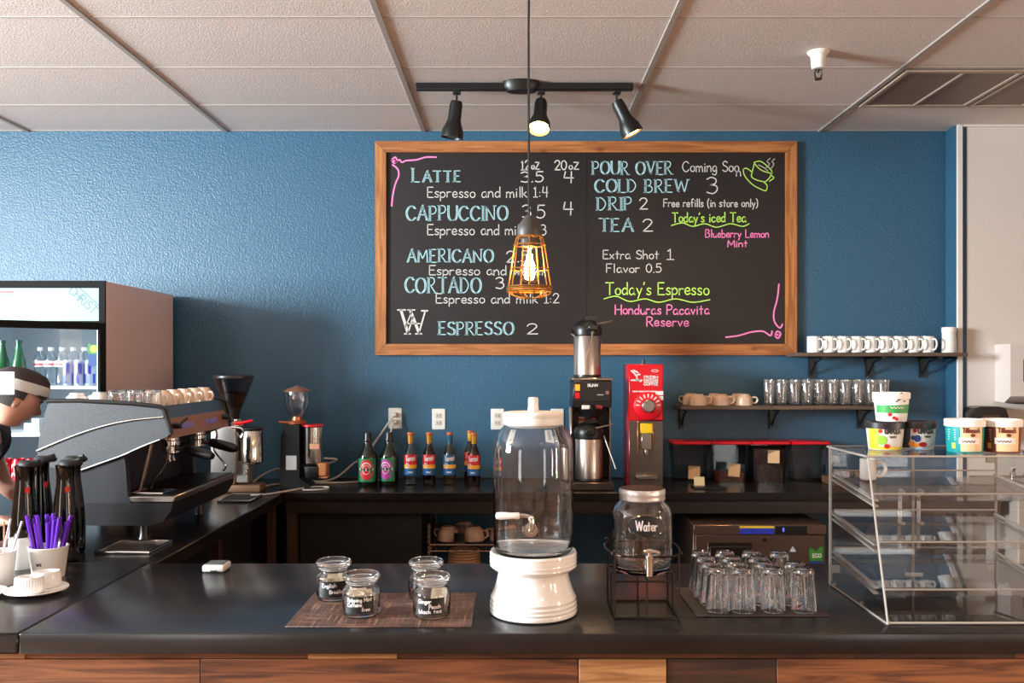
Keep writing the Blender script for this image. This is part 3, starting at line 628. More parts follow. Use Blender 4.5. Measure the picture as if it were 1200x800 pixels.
def green_bottle(loc, label):
    t = thing('green_bottle', label, 'bottle', loc, 0, 'green bottles in the fridge')
    MB().lathe([(0, .0), (.034, 0), (.036, .01), (.036, .10), (.032, .13), (.02, .175), (.014, .21), (.0135, .235)], 22).build('body', M('bottle_green', (14, 84, 48), .12, coat=.5), t)
    MB().cyl(.0155, .222, .238, 16).build('cap', M('cap_green', (18, 60, 42), .4), t)
    patch(l := MB(), .0363, -PI/2, 1.3, .03, .09, 12); l.build('label', M('wine_label', (120, 40, 48), .5), t); return t
g0 = green_bottle((fpos(3, 4.6), 4.6, 1.5), 'green bottle at the left edge of the photo in the fridge')
dup(g0, (fpos(22, 4.56), 4.56, 1.5), 0, 'green bottle right of its twin, behind the cap of the barista')
def red_can(loc, label):
    t = thing('soda_can', label, 'can', loc, 0, 'red soda cans in the fridge')
    MB().lathe([(0, .004), (.022, 0), (.033, .012), (.033, .105), (.027, .118), (.027, .121), (.0255, .121), (.025, .117), (0, .117)], 24).build('body', M('can_soda_red', (190, 18, 34), .3, .3), t)
    l = MB(); fn = cylfn(.0334, -PI/2)
    for y in (.085, .04): ribbon(l, [(p.x, p.y) for p in cat([(-.03, y-.012, 0), (-.012, y+.008, 0), (.004, y-.004, 0), (.03, y+.012, 0)], 5)], .009, fn)
    l.build('white_script', M('can_white', (235, 225, 225), .4), t); return t
r0 = red_can((fpos(22, 4.52), 4.52, 1.0), 'red soda can second from the right behind the shoulder of the barista')
dup(r0, (fpos(37, 4.52), 4.52, 1.0), .3, 'red soda can rightmost on the lower fridge shelf')
dup(r0, (fpos(7, 4.52), 4.52, 1.0), -.3, 'red soda can hidden mostly by the shoulder of the barista')
for i, (px, h) in enumerate(((39, .075), (30, .05))):
    solo('carton', MB().box(-.022, .022, -.03, .03, 0, h, .002), M('carton_grey', (178, 186, 190), .5), ['small grey carton on the middle fridge shelf before the face', 'low grey carton on the middle fridge shelf near the chin'][i], 'carton', (fpos(px, 4.5+.0*i), 4.55, 1.255), 0)

# ================================================================== barista
SKIN = M('skin', (205, 150, 128), .5, bump=(200, .02))
def skin_body(name, verts, edges, radii, mat_, sub=2):
    me = bpy.data.meshes.new(name); me.from_pydata(verts, edges, []); o = bpy.data.objects.new(name, me); C.objects.link(o)
    o.modifiers.new('skin', 'SKIN'); sk = me.skin_vertices[0].data if me.skin_vertices else None
    if sk is None:
        bm = bmesh.new(); bm.from_mesh(me); ly = bm.verts.layers.skin.verify(); bm.to_mesh(me); bm.free(); sk = me.skin_vertices[0].data
    for i, r in enumerate(radii): sk[i].radius = r if isinstance(r, tuple) else (r, r); sk[i].use_root = (i == 0)
    s = o.modifiers.new('sub', 'SUBSURF'); s.levels = sub; s.render_levels = sub
    dg = bpy.context.evaluated_depsgraph_get(); dg.update()
    m2 = bpy.data.meshes.new_from_object(o.evaluated_get(dg)); bpy.data.objects.remove(o)
    m2.materials.clear(); m2.materials.append(mat_); m2.polygons.foreach_set('use_smooth', [True]*len(m2.polygons))
    return m2
PX_, PY_ = -2.37, 3.66
pr = thing('person', 'person in dark cap and dark shirt looking down behind the espresso machine', 'person', (PX_, PY_, 0), 0)
# local frame: +x is the way the person faces (to the right in the photo); y is across the shoulders
bones = [((0, 0, .93), .13), ((.0, 0, 1.08), (.13, .12)), ((.02, 0, 1.22), (.15, .125)), ((.045, 0, 1.34), (.13, .10)), ((.12, 0, 1.365), .062), ((.20, 0, 1.40), .056),
         ((.03, -.17, 1.335), .058), ((.03, -.23, 1.20), .047), ((.07, -.25, 1.06), .040), ((.20, -.22, 1.0), .034), ((.30, -.19, .985), .026), ((.325, -.185, .983), .030),
         ((.03, .17, 1.335), .058), ((.03, .23, 1.20), .047), ((.07, .25, 1.06), .040), ((.20, .22, 1.0), .034), ((.30, .19, .985), .026), ((.325, .185, .983), .030),
         ((0, -.09, .84), .10), ((.015, -.10, .50), .062), ((0, -.105, .27), .055), ((-.01, -.11, .09), .038), ((.05, -.11, .045), .038), ((.16, -.115, .032), .03),
         ((0, .09, .84), .10), ((.015, .10, .50), .062), ((0, .105, .27), .055), ((-.01, .11, .09), .038), ((.05, .11, .045), .038), ((.16, .115, .032), .03)]
ed = [(0, 1), (1, 2), (2, 3), (3, 4), (4, 5), (3, 6), (6, 7), (7, 8), (8, 9), (9, 10), (10, 11), (3, 12), (12, 13), (13, 14), (14, 15), (15, 16), (16, 17), (0, 18), (18, 19), (19, 20), (20, 21), (21, 22), (22, 23), (0, 24), (24, 25), (25, 26), (26, 27), (27, 28), (28, 29)]
V_ = [b_[0] for b_ in bones]; R_ = [b_[1] for b_ in bones]
def fingers(wi, sy):                                 # five separate bent fingers rooted in each palm
    pal = Vector(V_[wi])
    for j, (dy, ln) in enumerate(((-.024, .062), (-.008, .070), (.008, .066), (.023, .052))):
        i = len(V_); V_.extend([tuple(pal+Vector((.030, dy, 0))), tuple(pal+Vector((.030+ln*.6, dy*1.2, -.008))), tuple(pal+Vector((.030+ln, dy*1.25, -.030)))]); R_.extend([.0095, .0085, .007])
        ed.extend([(wi, i), (i, i+1), (i+1, i+2)])
    i = len(V_); V_.extend([tuple(pal+Vector((.0, -sy*.036, 0))), tuple(pal+Vector((.035, -sy*.054, -.012)))]); R_.extend([.011, .009]); ed.extend([(wi, i), (i, i+1)])
fingers(11, -1); fingers(17, 1)
bodym = skin_body('body', V_, ed, R_, SKIN)
# head: an ellipsoid shaped into brow, nose, lips, chin and jaw, joined with the body mesh below
hv = MB(); hv.sphere(1, seg=40, rings=30); HP = T(.272, 0, 1.468, 0, math.radians(27), math.radians(36))
def headpt(p):
    x, y, z = p; X = x*.098; Y = y*.076; Z = z*.122
    if z < 0: Y *= 1-.28*(-z)**1.6; X *= 1-.10*(-z)
    if x > 0 and z < .3: X *= 1-.05*(1-abs(y))
    if x < 0 and z < -.2: X *= 1-.45*min(1, (-z-.2)/.8)                     # nape
    gb = lambda cx, cz, wy, wz, a: a*math.exp(-(y/wy)**2-((z-cz)/wz)**2) if x > 0 else 0
    X += gb(0, -.14, .16, .16, .016)+gb(0, -.25, .17, .09, .014)+gb(0, .22, .7, .09, .006)-gb(0, .06, .75, .08, .006)
    X += gb(0, -.50, .30, .055, .007)+gb(0, -.62, .28, .05, .006)+gb(0, -.84, .40, .11, .013)-gb(0, -.56, .3, .02, .003)
    return (X, Y, Z)
hv.v = [headpt(p) for p in hv.v]
for sy in (-1, 1):                                    # ears
    hv.lathe([(0, .008), (.010, .007), (.018, .004), (.020, 0), (.016, -.003), (0, -.004)], 18, T(-.005, sy*.072, -.012, sy*PI/2*-1, 0, 0) @ Matrix.Diagonal((.8, 1.5, 1, 1)))
    hv.sphere(.0105, (.070, sy*.030, .010), 12, 8)
bmh = bmesh.new(); bmh.from_mesh(bodym); tmp = bpy.data.meshes.new('tmp'); tmp.from_pydata([tuple(HP @ Vector(q)) for q in hv.v], [], hv.f); bmh.from_mesh(tmp)
bmesh.ops.recalc_face_normals(bmh, faces=bmh.faces[:]); bmh.to_mesh(bodym); bmh.free()
bodym.polygons.foreach_set('use_smooth', [True]*len(bodym.polygons))
bo = bpy.data.objects.new('body', bodym); C.objects.link(bo); bo.parent = pr
# eyes, brows
HAIR = M('dark_hair', (38, 28, 25), .7, bump=(300, .5))
for sy in (-1, 1):
    MB().tube([HP @ Vector((.086, sy*.018, .022)), HP @ Vector((.088, sy*.032, .026)), HP @ Vector((.078, sy*.046, .020))], .0035, 6).build('eyebrow', HAIR, pr)
hb = MB(); hb.sphere(1, seg=36, rings=26); keep = []
hb.v = [tuple(HP @ Vector((q[0]*1.05, q[1]*1.09, q[2]*1.04))) for q in [headpt(p) for p in hb.v]]
src = MB().sphere(1, seg=36, rings=26).v
def hairy(i):
    x, y, z = src[i]; return (z > .25) or (x < -.05 and z > -.42) or (-.05 <= x < .30 and z > .0 and abs(y) > .5) or (.02 < x < .30 and z > -.30 and abs(y) > .55)
hb.f = [q for q in hb.f if all(hairy(i) for i in q)]; hb.m = [0]*len(hb.f)
hb.build('hair', HAIR, pr)
cp = MB(); HC = HP @ T(-.004, 0, .036, 0, math.radians(-8), 0)
cp.lathe([(1.0, 0), (1.0, .018), (.985, .034), (.92, .058), (.72, .080), (.4, .091), (0, .095)], 36, HC @ Matrix.Diagonal((.108, .086, 1, 1)))
cap = cp.build('cap', M('cap_cloth', (44, 30, 32), .8), pr)
MB().lathe([(1.012, -.004), (1.015, .02), (1.0, .040)], 36, HC @ Matrix.Diagonal((.108, .086, 1, 1))).build('cap_band', M('cap_band_grey', (188, 184, 180), .8), cap)
vz = []
for (k, dz) in ((1, 0), (1, -.005)):
    pass
vis = MB(); n = 14; arc1 = [(.106*math.cos(a), .084*math.sin(a)) for a in [(-1.15+2.3*i/n) for i in range(n+1)]]; arc2 = [(.106*math.cos(a)+.062*math.cos(a)**.6*1.0, .084*math.sin(a)*.97) for a in [(-1.15+2.3*i/n) for i in range(n+1)]]
vs = []
for (x, y), (x2, y2) in zip(arc1, arc2):
    dr = lambda xx, yy: -.9*yy*yy-.20*max(0, xx-.09)
    vs += [(x, y, .002), (x, y, -.003), (x2, y2, dr(x2, y2)), (x2, y2, dr(x2, y2)-.004)]
fs = []
for i in range(n): a = 4*i; c_ = a+4; fs += [(a, a+2, c_+2, c_), (a+1, c_+1, c_+3, a+3), (a+2, a+3, c_+3, c_+2), (a, c_, c_+1, a+1)]
vis.add(vs, fs, HC); vis.build('cap_visor', M('visor_dark', (34, 30, 34), .7), cap)
# shirt and trousers follow the body
TS = M('dark_shirt', (44, 47, 54), .85, bump=(90, .2)); JE = M('dark_jeans', (30, 34, 44), .85)
sv = [V_[i] for i in (0, 1, 2, 3, 4, 6, 7, 12, 13)]; sv[4] = (.080, 0, 1.352); sv[6] = (.035, -.225, 1.215); sv[8] = (.035, .225, 1.215)
MBo = bpy.data.objects.new('shirt', skin_body('shirt', sv, [(0, 1), (1, 2), (2, 3), (3, 4), (3, 5), (5, 6), (3, 7), (7, 8)], [(.16, .155), (.155, .14), (.172, .145), (.148, .118), .070, .076, .066, .076, .066], TS)); C.objects.link(MBo); MBo.parent = pr
jv = [V_[0], V_[18], V_[19], V_[20], (-.01, -.11, .10), V_[24], V_[25], V_[26], (-.01, .11, .10)]
jo = bpy.data.objects.new('trousers', skin_body('trousers', jv, [(0, 1), (1, 2), (2, 3), (3, 4), (0, 5), (5, 6), (6, 7), (7, 8)], [.145, .115, .082, .07, .062, .115, .082, .07, .062], JE)); C.objects.link(jo); jo.parent = pr
for sy in (-1, 1):
    MB().sphere(1, sc=(.135, .05, .045), c=(.05, sy*.112, .045)).build('shoe', BLACKP, pr)

# ================================================================== espresso machine
em = thing('espresso_machine', 'two-group espresso machine with dark grey side panels on the left counter', 'espresso machine', (-1.61, 3.77, TOPZ))
def q(px, py): return ((px-CX)*3.4/F+1.61, .70-(py-CY)*3.4/F)
side = [q(57.6, 470.7), q(90, 471), q(120, 472.5), q(155, 475), q(184, 478), q(190, 481), q(194, 495), q(198, 509), q(196, 512), q(187, 515), q(166, 523.5), q(145, 533), q(120, 542), q(93, 551.5), q(70, 549), q(45, 545), q(44, 530), q(46, 515), q(49, 500), q(53, 483)]
low = [q(46, 545), q(93, 551.5), q(145, 533), q(147, 548), q(149, 580), q(160, 604), q(104, 604), q(50, 604)]
SIDEP = M('machine_grey', (66, 68, 72), .42, .3, var=(260, (84, 86, 90)), bump=(500, .15)); SIDED = M('machine_dark', (40, 40, 43), .45, .2)
for (y0, y1, o_) in ((-.372, -.335, -1), (.335, .372, 1)):
    sp_ = MB().prism(side, y0, y1).build('side_panel', SIDEP, em)
    yy = y0-.002 if o_ < 0 else y1+.002
    MB().tube([(x, yy, z) for x, z in [(p.x, p.y) for p in cat([(*q(44, 528), 0), (*q(80, 513), 0), (*q(115, 501), 0), (*q(150, 493), 0), (*q(192, 488.5), 0)], 8)]], .0042, 8).build('chrome_stripe', CHROME, sp_)
    MB().tube([(x, yy, z) for x, z in [(p.x, p.y) for p in cat([(*q(93, 551.5), 0), (*q(120, 542), 0), (*q(145, 533), 0), (*q(166, 523.5), 0), (*q(188, 515), 0)], 8)]], .0045, 8).build('chrome_stripe', CHROME, sp_)
    MB().tube([(x, (y0+y1)/2+o_*.012, z+.003) for x, z in [q(55, 471), q(90, 470.5), q(155, 474), q(186, 477.5), q(192, 481), q(196, 495), q(200, 510)]], .010, 8).build('edge_trim', BLACKP, sp_)
    MB().prism(low, y0+.004 if o_ < 0 else y0, y1 if o_ < 0 else y1-.004).build('lower_panel', SIDED, em)
# back body, top cup rail, base with drip tray
MB().box(-.245, .03, -.335, .335, .10, .50).box(-.23, .19, -.335, .335, .43, .515).build('boiler_body', SIDED, em)
MB().prism([(-.245, .07), (.185, .07), (.235, .085), (.268, .135), (.272, .158), (-.245, .158)], -.372, .372).build('base', M('machine_base', (26, 25, 26), .4), em)
MB().box(.03, .275, -.365, .372, .1585, .183, .004).build('drip_tray', STEEL, em)
gr_ = MB()
for i in range(30): gr_.box(.045, .262, -.352+i*.0243, -.340+i*.0243, .1835, .187)
gr_.box(.04, .265, -.358, .365, .1832, .1845)
gr_.build('tray_grille', M('grille_dark', (46, 40, 38), .35, .7), em)
MB().tube([(x, y, .190) for x, y in [(.09, -.33), (.215, -.33), (.225, -.21), (.10, -.21)]], .003, 6, True).build('cup_stand', CHROME, em)
MB().box(-.21, .20, -.33, .33, .514, .520).build('cup_tray', STEEL, em)
MB().prism([(.185, .520), (.21, .535), (.225, .5), (.232, .485), (.2, .47)], -.334, .334).build('top_rail', M('rail_wall_reflection', (92, 118, 140), .22, .6), em)  # chrome rail, reflection of the blue wall put into its colour
rl = MB().tube([(-.2, -.33, .545), (-.2, .33, .545)], .006, 8)
rl.build('guard_rail', CHROME, em)
MB().prism([(.17, .485), (.236, .485), (.252, .43), (.256, .408), (.17, .400)], -.334, .334).build('control_panel', M('panel_copper', (176, 124, 96), .3, .4), em)
for k, yc in enumerate((-.17, .13)):
    bt = MB()
    for i in range(6):
        bt.box(-.004, .004, -.008, .008, -.011, .011, .002, T(.2475, yc-.06+i*.025, .448, 0, math.radians(-15)))
    bt.build('button_pad', M('buttons_blue', (128, 120, 190), .3), em)
    g_ = MB().cyl(.033, .38, .45, 28, T(.185, yc, 0), .004).cyl(.038, .365, .388, 28, T(.185, yc, 0), .003).box(.06, .19, yc-.03, yc+.03, .41, .46, .006)
    g_.build('group_head', CHROME, em)
    pf = MB().cyl(.034, .332, .366, 28, T(.185, yc, 0), .004).build('portafilter', CHROME, em)
    MB().tube([(.215, yc-.006, .352), (.245, yc-.02, .353), (.262, yc-.03, .352), (.30, yc-.045, .345), (.365, yc-.07, .332), (.385, yc-.078, .327)], [.008, .011, .020, .022, .021, .013], 14).build('handle', BLACKP, pf)
    MB().tube([(.185, yc-.014, .335), (.185, yc-.018, .312), (.19, yc-.02, .30)], .006, 8).tube([(.185, yc+.014, .335), (.185, yc+.018, .312), (.19, yc+.02, .30)], .006, 8).build('spout', CHROME, pf)
for k, (y, x2) in enumerate(((-.27, .12), (.30, .22))):
    MB().tube(cat([(.20, y, .41), (.215, y, .37), (.20, y+.005, .30), (x2+.03, y+.01, .23), (x2+.02, y+.012, .20)], 6), .005, 8).cyl(.014, .40, .43, 16, T(.20, y, 0)).build('steam_wand', CHROME, em)
MB().tube([(.16, -.30, .395), (.14, -.305, .30), (.115, -.305, .20)], .010, 8).build('milk_wand', STEEL, em)
MB().cyl(.012, -.02, .02, 16, T(.256, -.30, .455, 0, PI/2, 0)).cyl(.012, -.02, .02, 16, T(.256, .285, .455, 0, PI/2, 0)).rod((.262, -.30, .455), (.29, -.27, .485), .006).build('steam_knob', BLACKP, em)
for (x, y) in ((-.2, -.31), (.13, -.30), (-.2, .31), (.13, .31)):
    MB().lathe([(0, 0), (.024, 0), (.022, .01), (.018, .02), (.018, .071), (0, .071)], 18, T(x, y, 0)).build('foot', BLACKP, em)
# ---- crockery kept warm on the machine top
CTOP = TOPZ+.520
def cup(loc, label, m, r=.044, h=.066, rz=0, group='coffee cups on the espresso machine', up=False, handle=True, name='coffee_cup'):
    t = thing(name, label, 'cup', loc, rz, group)
    pr_ = [(0, h), (r*.55, h), (r*.62, h-.004), (r*.62, h-.007), (r*.9, h*.72), (r, h*.35), (r, 0), (r-.004, 0), (r-.004, h*.35), (r*.84, h*.70), (r*.5, h-.011), (0, h-.011)]
    if up: pr_ = [(a, h-z) for a, z in pr_]
    MB().lathe(pr_, 28).build('body', m, t)
    if handle:
        MB().tube(cat([(r*.90, 0, h*.70), (r+.018, 0, h*.70), (r+.026, 0, h*.45), (r+.014, 0, h*.22), (r-.002, 0, h*.22)] if not up else [(r*.97, 0, h*.78), (r+.02, 0, h*.78), (r+.027, 0, h*.5), (r+.012, 0, h*.25), (r*.86, 0, h*.27)], 5), .0048, 8).build('handle', m, t)
    return t
def glass_up(loc, label, r=.034, h=.12, group=None, m=None, rb=None, cat_='glass', name='glass_tumbler', up=False):
    """tumbler standing upside down: rim at the bottom, thick base on top"""
    rb = rb or r*.86
    t = thing(name, label, cat_, loc, 0, group)
    pr_ = [(0, h-.016), (rb-.009, h-.015), (rb-.0045, h*.84), (r-.0028, .0025), (r-.0014, .0005), (r, .0), (r+.0008, .0025), (rb+(r-rb)*.12, h*.88), (rb, h-.006), (rb-.002, h-.0015), (rb-.006, h), (rb*.5, h-.0035), (0, h-.005)]
    if up: pr_ = [(x, h-z) for x, z in pr_]
    MB().lathe(pr_, 48).build('body', m or RGLASS, t, 28)
    if m: MB().torus(r-.001, .0014, h-.0014 if up else .0014, 30, 6).build('rim', m, t)
    return t
c0 = cup((-1.765, 3.50, CTOP), 'white upside-down cup nearest the fridge on the machine top', WHITEC)
for i, (x, y, lb) in enumerate(((-1.672, 3.50, 'white upside-down cup next to the glasses on the machine top'), (-1.72, 3.60, 'white upside-down cup behind the two leftmost cups on the machine'))): dup(c0, (x, y, CTOP), .5*i+2.2, lb)
c1 = cup((-1.455, 3.585, CTOP), 'cream cup beside the glasses, first of the row on the machine edge', CREAMC, .046, .074, -.9)
for i in range(4):
    dup(c1, (-1.455, 3.585+.118*(i+1), CTOP), -.9+.1*i, 'cream upside-down cup, %s of the row on the machine edge' % ['second', 'third', 'fourth', 'last'][i])
g0 = None; k = 0
for y, xs in ((3.48, (-1.595, -1.522, -1.449)), (3.56, (-1.58, -1.51))):
    for x in xs:
        lb = 'small clear glass on the machine top, %s row, %s from the left' % ('front' if y < 3.5 else 'back', ORD[xs.index(x)])
        if g0 is None: g0 = glass_up((x, y, CTOP), lb, .034, .078, 'small glasses on the espresso machine', None, .031)
        else: dup(g0, (x, y, CTOP), 0, lb)
solo('saucer', MB().lathe([(0, 0), (.03, 0), (.05, .006), (.062, .012), (.06, .014), (.03, .006), (0, .005)], 28), WHITEC, 'white saucer lying at the left end of the machine top', 'saucer', (-1.745, 3.60-.0, CTOP+.067) if False else (-1.80, 3.62, CTOP))

# ================================================================== grinders
def beans_mat():
    m = M('coffee_beans', (58, 30, 20), .35, var=(30, (30, 16, 12)), bump=(160, .8)); return m
gr1 = thing('coffee_grinder', 'tall steel coffee grinder with cone hopper of beans by the espresso machine', 'coffee grinder', (-1.555, 4.80, TOPZ))
MB().box(-.10, .04, -.085, .085, .10, .365, .012, seg=3).build('motor_body', M('grinder_grey', (168, 162, 158), .35, .7), gr1)
MB().box(-.10, .165, -.060, .060, 0, .042, .010, seg=2).box(-.085, .03, -.060, .060, .042, .11, .006).build('base', M('grinder_foot', (150, 116, 92), .35, .5), gr1)
MB().box(.015, .10, -.05, .05, .05, .17, .008).build('neck', M('grinder_grey', (168, 162, 158), .35, .7), gr1)
MB().lathe([(0, .155), (.055, .155), (.063, .163), (.063, .33), (.058, .338), (0, .338)], 32, T(.10, 0, 0)).build('dosing_chamber', CHROME, gr1)
MB().lathe([(0, .339), (.062, .339), (.066, .345), (.064, .352), (0, .355)], 32, T(.10, 0, 0)).build('chamber_lid', BLACKP, gr1)
MB().lathe([(0, .365), (.075, .365), (.075, .385), (.05, .39), (.05, .40), (0, .40)], 28, T(0.0, 0, 0)).build('collar', CHROME, gr1)
MB().tube([(.0, -.05, .377), (.06, -.075, .380), (.125, -.06, .394)], [.010, .010, .008], 8).build('adjust_lever', RED, gr1)
hp = MB().lathe([(.032, .40), (.034, .43), (.100, .60), (.104, .622), (.101, .622), (.097, .60), (.030, .432)], 36, T(-.0, 0, 0)).build('hopper', SMOKE, gr1)
MB().lathe([(0, .623), (.108, .623), (.110, .630), (.107, .640), (.09, .643), (0, .643)], 36).build('hopper_lid', M('lid_smoke', (40, 36, 36), .3), gr1)
o = solo('coffee_beans', MB().lathe([(0, .403), (.030, .403), (.0305, .432), (.074, .545), (.05, .552), (0, .556)], 36), beans_mat(), 'dark roasted beans filling the cone hopper of the tall grinder', 'coffee beans', (-1.555, 4.80, TOPZ), kind='stuff')
MB().box(.075, .10, -.078, -.05, .10, .13, .004).tube(cat([(.02, -.088, .36), (.075, -.10, .355), (.085, -.10, .33), (.07, -.098, .305), (.05, -.096, .33)], 5), .006, 8).build('portafilter_fork', CHROME, gr1)
gr2 = thing('coffee_grinder', 'short black coffee grinder with round clear hopper on the back counter', 'coffee grinder', (-1.235, 4.93, TOPZ))
MB().prism([(-.08, 0), (.085, 0), (.085, .025), (.03, .06), (.028, .36), (-.05, .365), (-.075, .30)], -.07, .07).build('motor_body', BLACKP, gr2)
MB().box(-.045, .015, -.0725, -.0695, .11, .19, .001).build('badge', M('badge_grey', (172, 170, 168), .4), gr2)
MB().lathe([(0, .135), (.05, .135), (.058, .145), (.058, .345), (0, .35)], 32, T(.088, 0, 0)).build('dosing_chamber', CHROME, gr2)
MB().box(.085, .14, -.063, -.055, .225, .255, .002).build('label_plate', M('plate_copper', (196, 140, 110), .4), gr2)
MB().lathe([(0, .35), (.062, .35), (.062, .36), (0, .362)], 32, T(.088, 0, 0)).build('chamber_lid', RED, gr2)
MB().lathe([(0, .365), (.05, .365), (.052, .378), (.03, .385), (.028, .405), (0, .405)], 28, T(.0, 0, 0)).rod((-.05, -.02, .372), (-.095, -.03, .376), .007, 8).build('collar', M('collar_copper', (190, 110, 70), .3, .6), gr2)
MB().lathe([(.026, .39), (.028, .40), (.055, .43), (.068, .47), (.072, .52), (.070, .545), (.067, .545), (.069, .52), (.065, .47), (.052, .432), (.026, .402)], 32).build('hopper', GLASS, gr2)
MB().lathe([(0, .545), (.075, .546), (.076, .552), (.05, .566), (.02, .574), (.014, .58), (0, .581)], 32).build('hopper_lid', M('lid_copper', (170, 118, 90), .3, .5), gr2)
MB().box(.045, .13, -.05, .05, .055, .13, .014, seg=2).build('fork_block', BLACKP, gr2)
MB().box(.125, .175, -.04, .04, .07, .145, .006, T(0, 0, 0)).box(.10, .18, -.03, .03, .055, .072, .004).build('tamper_rest', M('tamper_copper', (196, 128, 84), .4, .3), gr2)
# mat with a steel edge at the counter corner, pan by the machine
solo('tamping_mat', MB().mat(0).box(-.085, .085, -.12, .12, 0, .006, .002).mat(1).tube([(-.08, -.115, .008), (.08, -.115, .008), (.08, .115, .008), (-.08, .115, .008)], .004, 6, True), [RUBBER, CHROME], 'black tamping mat with steel edge before the tall grinder', 'mat', (-1.425, 4.52, TOPZ))
dp = thing('steel_pan', 'shallow square steel pan let into the counter before the espresso machine', 'pan', (-1.45, 3.31, TOPZ))
MB().box(-.098, .098, -.105, .105, 0, .003).build('floor_plate', M('pan_floor', (120, 108, 102), .35, .8), dp)
MB().tube([(-.098, -.105, .006), (.098, -.105, .006), (.098, .105, .006), (-.098, .105, .006)], .006, 8, True).build('rim', CHROME, dp)

# ================================================================== bottles on the back counter
def fx(px, Y): return (px-CX)*Y/F
def growler(px, Y, col, dark, label, rz=0, text='STOUT'):
    t = thing('growler_bottle', label, 'bottle', (fx(px, Y), Y, TOPZ), rz, 'growler bottles')
    R = .057
    MB().lathe([(0, 0), (R-.006, 0), (R, .008), (R, .165), (R-.006, .185), (.035, .212), (.024, .232), (.019, .26), (.019, .272)], 30).build('body', M('growler_glass', (16, 26, 18), .08, coat=.6), t)
    MB().lathe([(0, .305), (.02, .305), (.022, .30), (.022, .272), (.026, .262), (.024, .25), (.019, .25)], 24).build('cap', BLACKP, t)
    patch(g := MB(), R+.0004, -PI/2, .98, .026, .160, 16); g.build('green_sleeve', M('sleeve_green', (16, 120, 72), .35), t)
    lb = MB(); fn = cylfn(R+.0014, -PI/2)
    n = 28; ring = [(.044*math.cos(2*PI*i/n), .095+.058*math.sin(2*PI*i/n)) for i in range(n)]
    lb.add([fn(0, .095)]+[fn(u, v) for u, v in ring]+[fn(u*.5, .095+(v-.095)*.5) for u, v in ring], [(0, 1+n+i, 1+n+(i+1) % n) for i in range(n)]+[(1+n+i, 1+i, 1+(i+1) % n, 1+n+(i+1) % n) for i in range(n)])
    lb.build('round_label', col, t)
    w = MB(); fn = cylfn(R+.0022, -PI/2)
    for i in range(5): ribbon(w, [(-.042, .098-.003*i+.006), (0, .098-.003*i+.006), (.042, .098-.003*i+.006)], .003, fn)
    ribbon(w, [(.020*math.cos(a), .095+.026*math.sin(a)) for a in [2*PI*i/20 for i in range(21)]], .003, fn)
    ribbon(w, [(.030*math.cos(a), .095+.040*math.sin(a)) for a in [.4+2.3*i/14 for i in range(15)]], .006, fn)
    w.build('white_banner', M('label_white', (225, 215, 212), .5), t)
    k = MB(); scrib(k, 2, -.03, .03, .0955, .007, cylfn(R+.0028, -PI/2), .0022); k.build('lettering', BLACKP, t)
growler(431, 5.04, M('label_red', (205, 22, 40), .45), 0, 'dark growler bottle with round red label on the back counter', .0)
growler(456, 5.07, M('label_magenta', (176, 38, 142), .45), 0, 'dark growler bottle with round magenta label on the back counter', -.25)
def syrup(px, Y, top, neck, label, fill, rz=0):
    t = thing('syrup_bottle', label, 'bottle', (fx(px, Y), Y, TOPZ), rz, 'flavour syrup bottles')
    R = .037
    MB().lathe([(0, 0), (R-.004, 0), (R, .005), (R, .175), (R-.004, .19), (.020, .222), (.0145, .235), (.0145, .30)], 28).build('body', glass('syrup_'+fill[0], fill[1], (.8, .8, .8), .06), t)
    MB().lathe([(0, .305), (.018, .305), (.0195, .298), (.018, .290), (.016, .288)], 20).build('cap', M('cap_orange', (190, 98, 52), .4), t)
    MB().lathe([(.0155, .242), (.0165, .29), (.0, .2905)], 20).build('neck_foil', neck, t)
    patch(a := MB(), R+.0005, -PI/2, 1.25, .120, .178, 14); a.build('name_panel', top, t)
    patch(a := MB(), R+.0005, -PI/2, 1.25, .060, .098, 14); a.build('flavour_panel', M('syrup_blue', (22, 88, 150), .4), t)
    patch(a := MB(), R+.0005, -PI/2, 1.25, .098, .120, 14); a.build('band', M('syrup_gold', (240, 172, 40), .4), t)
    w = MB(); write(w, 'Torani', -.03, .03, .140, .030, cylfn(R+.0012, -PI/2), .0055, slope=.12)
    scrib(w, 1, -.014, .016, .072, .013, cylfn(R+.0012, -PI/2), .003)
    ribbon(w, [(-.020+.011*math.cos(x), .114+.013*math.sin(x)) for x in [2*PI*i/14 for i in range(15)]], .004, cylfn(R+.0014, -PI/2)); w.build('white_lettering', MATS['label_white'], t)
GOLD = M('neck_gold', (200, 140, 50), .35, .6); TEAL = M('neck_teal', (16, 84, 112), .4)
SR = M('syrup_red', (206, 28, 44), .4)
CLEARF = ('clear', (.95, .95, .93)); BROWNF = ('brown', (.42, .2, .1)); AMBF = ('amber', (.85, .72, .45))
syrup(481, 5.06, SR, GOLD, 'clear syrup bottle with red label, leftmost of the syrups', CLEARF, .12)
syrup(503, 5.06, SR, GOLD, 'brown syrup bottle with red label, between clear and teal-necked ones', BROWNF)
syrup(527, 5.06, M('syrup_teal', (20, 92, 130), .4), TEAL, 'syrup bottle with blue label and teal neck', AMBF)
syrup(551, 5.21, SR, M('neck_yellow', (220, 170, 40), .4), 'syrup bottle with yellow neck, half hidden behind the rightmost one', BROWNF)
syrup(555.5, 5.03, SR, GOLD, 'syrup bottle with gold neck, rightmost and nearest of the syrups', BROWNF, -.15)

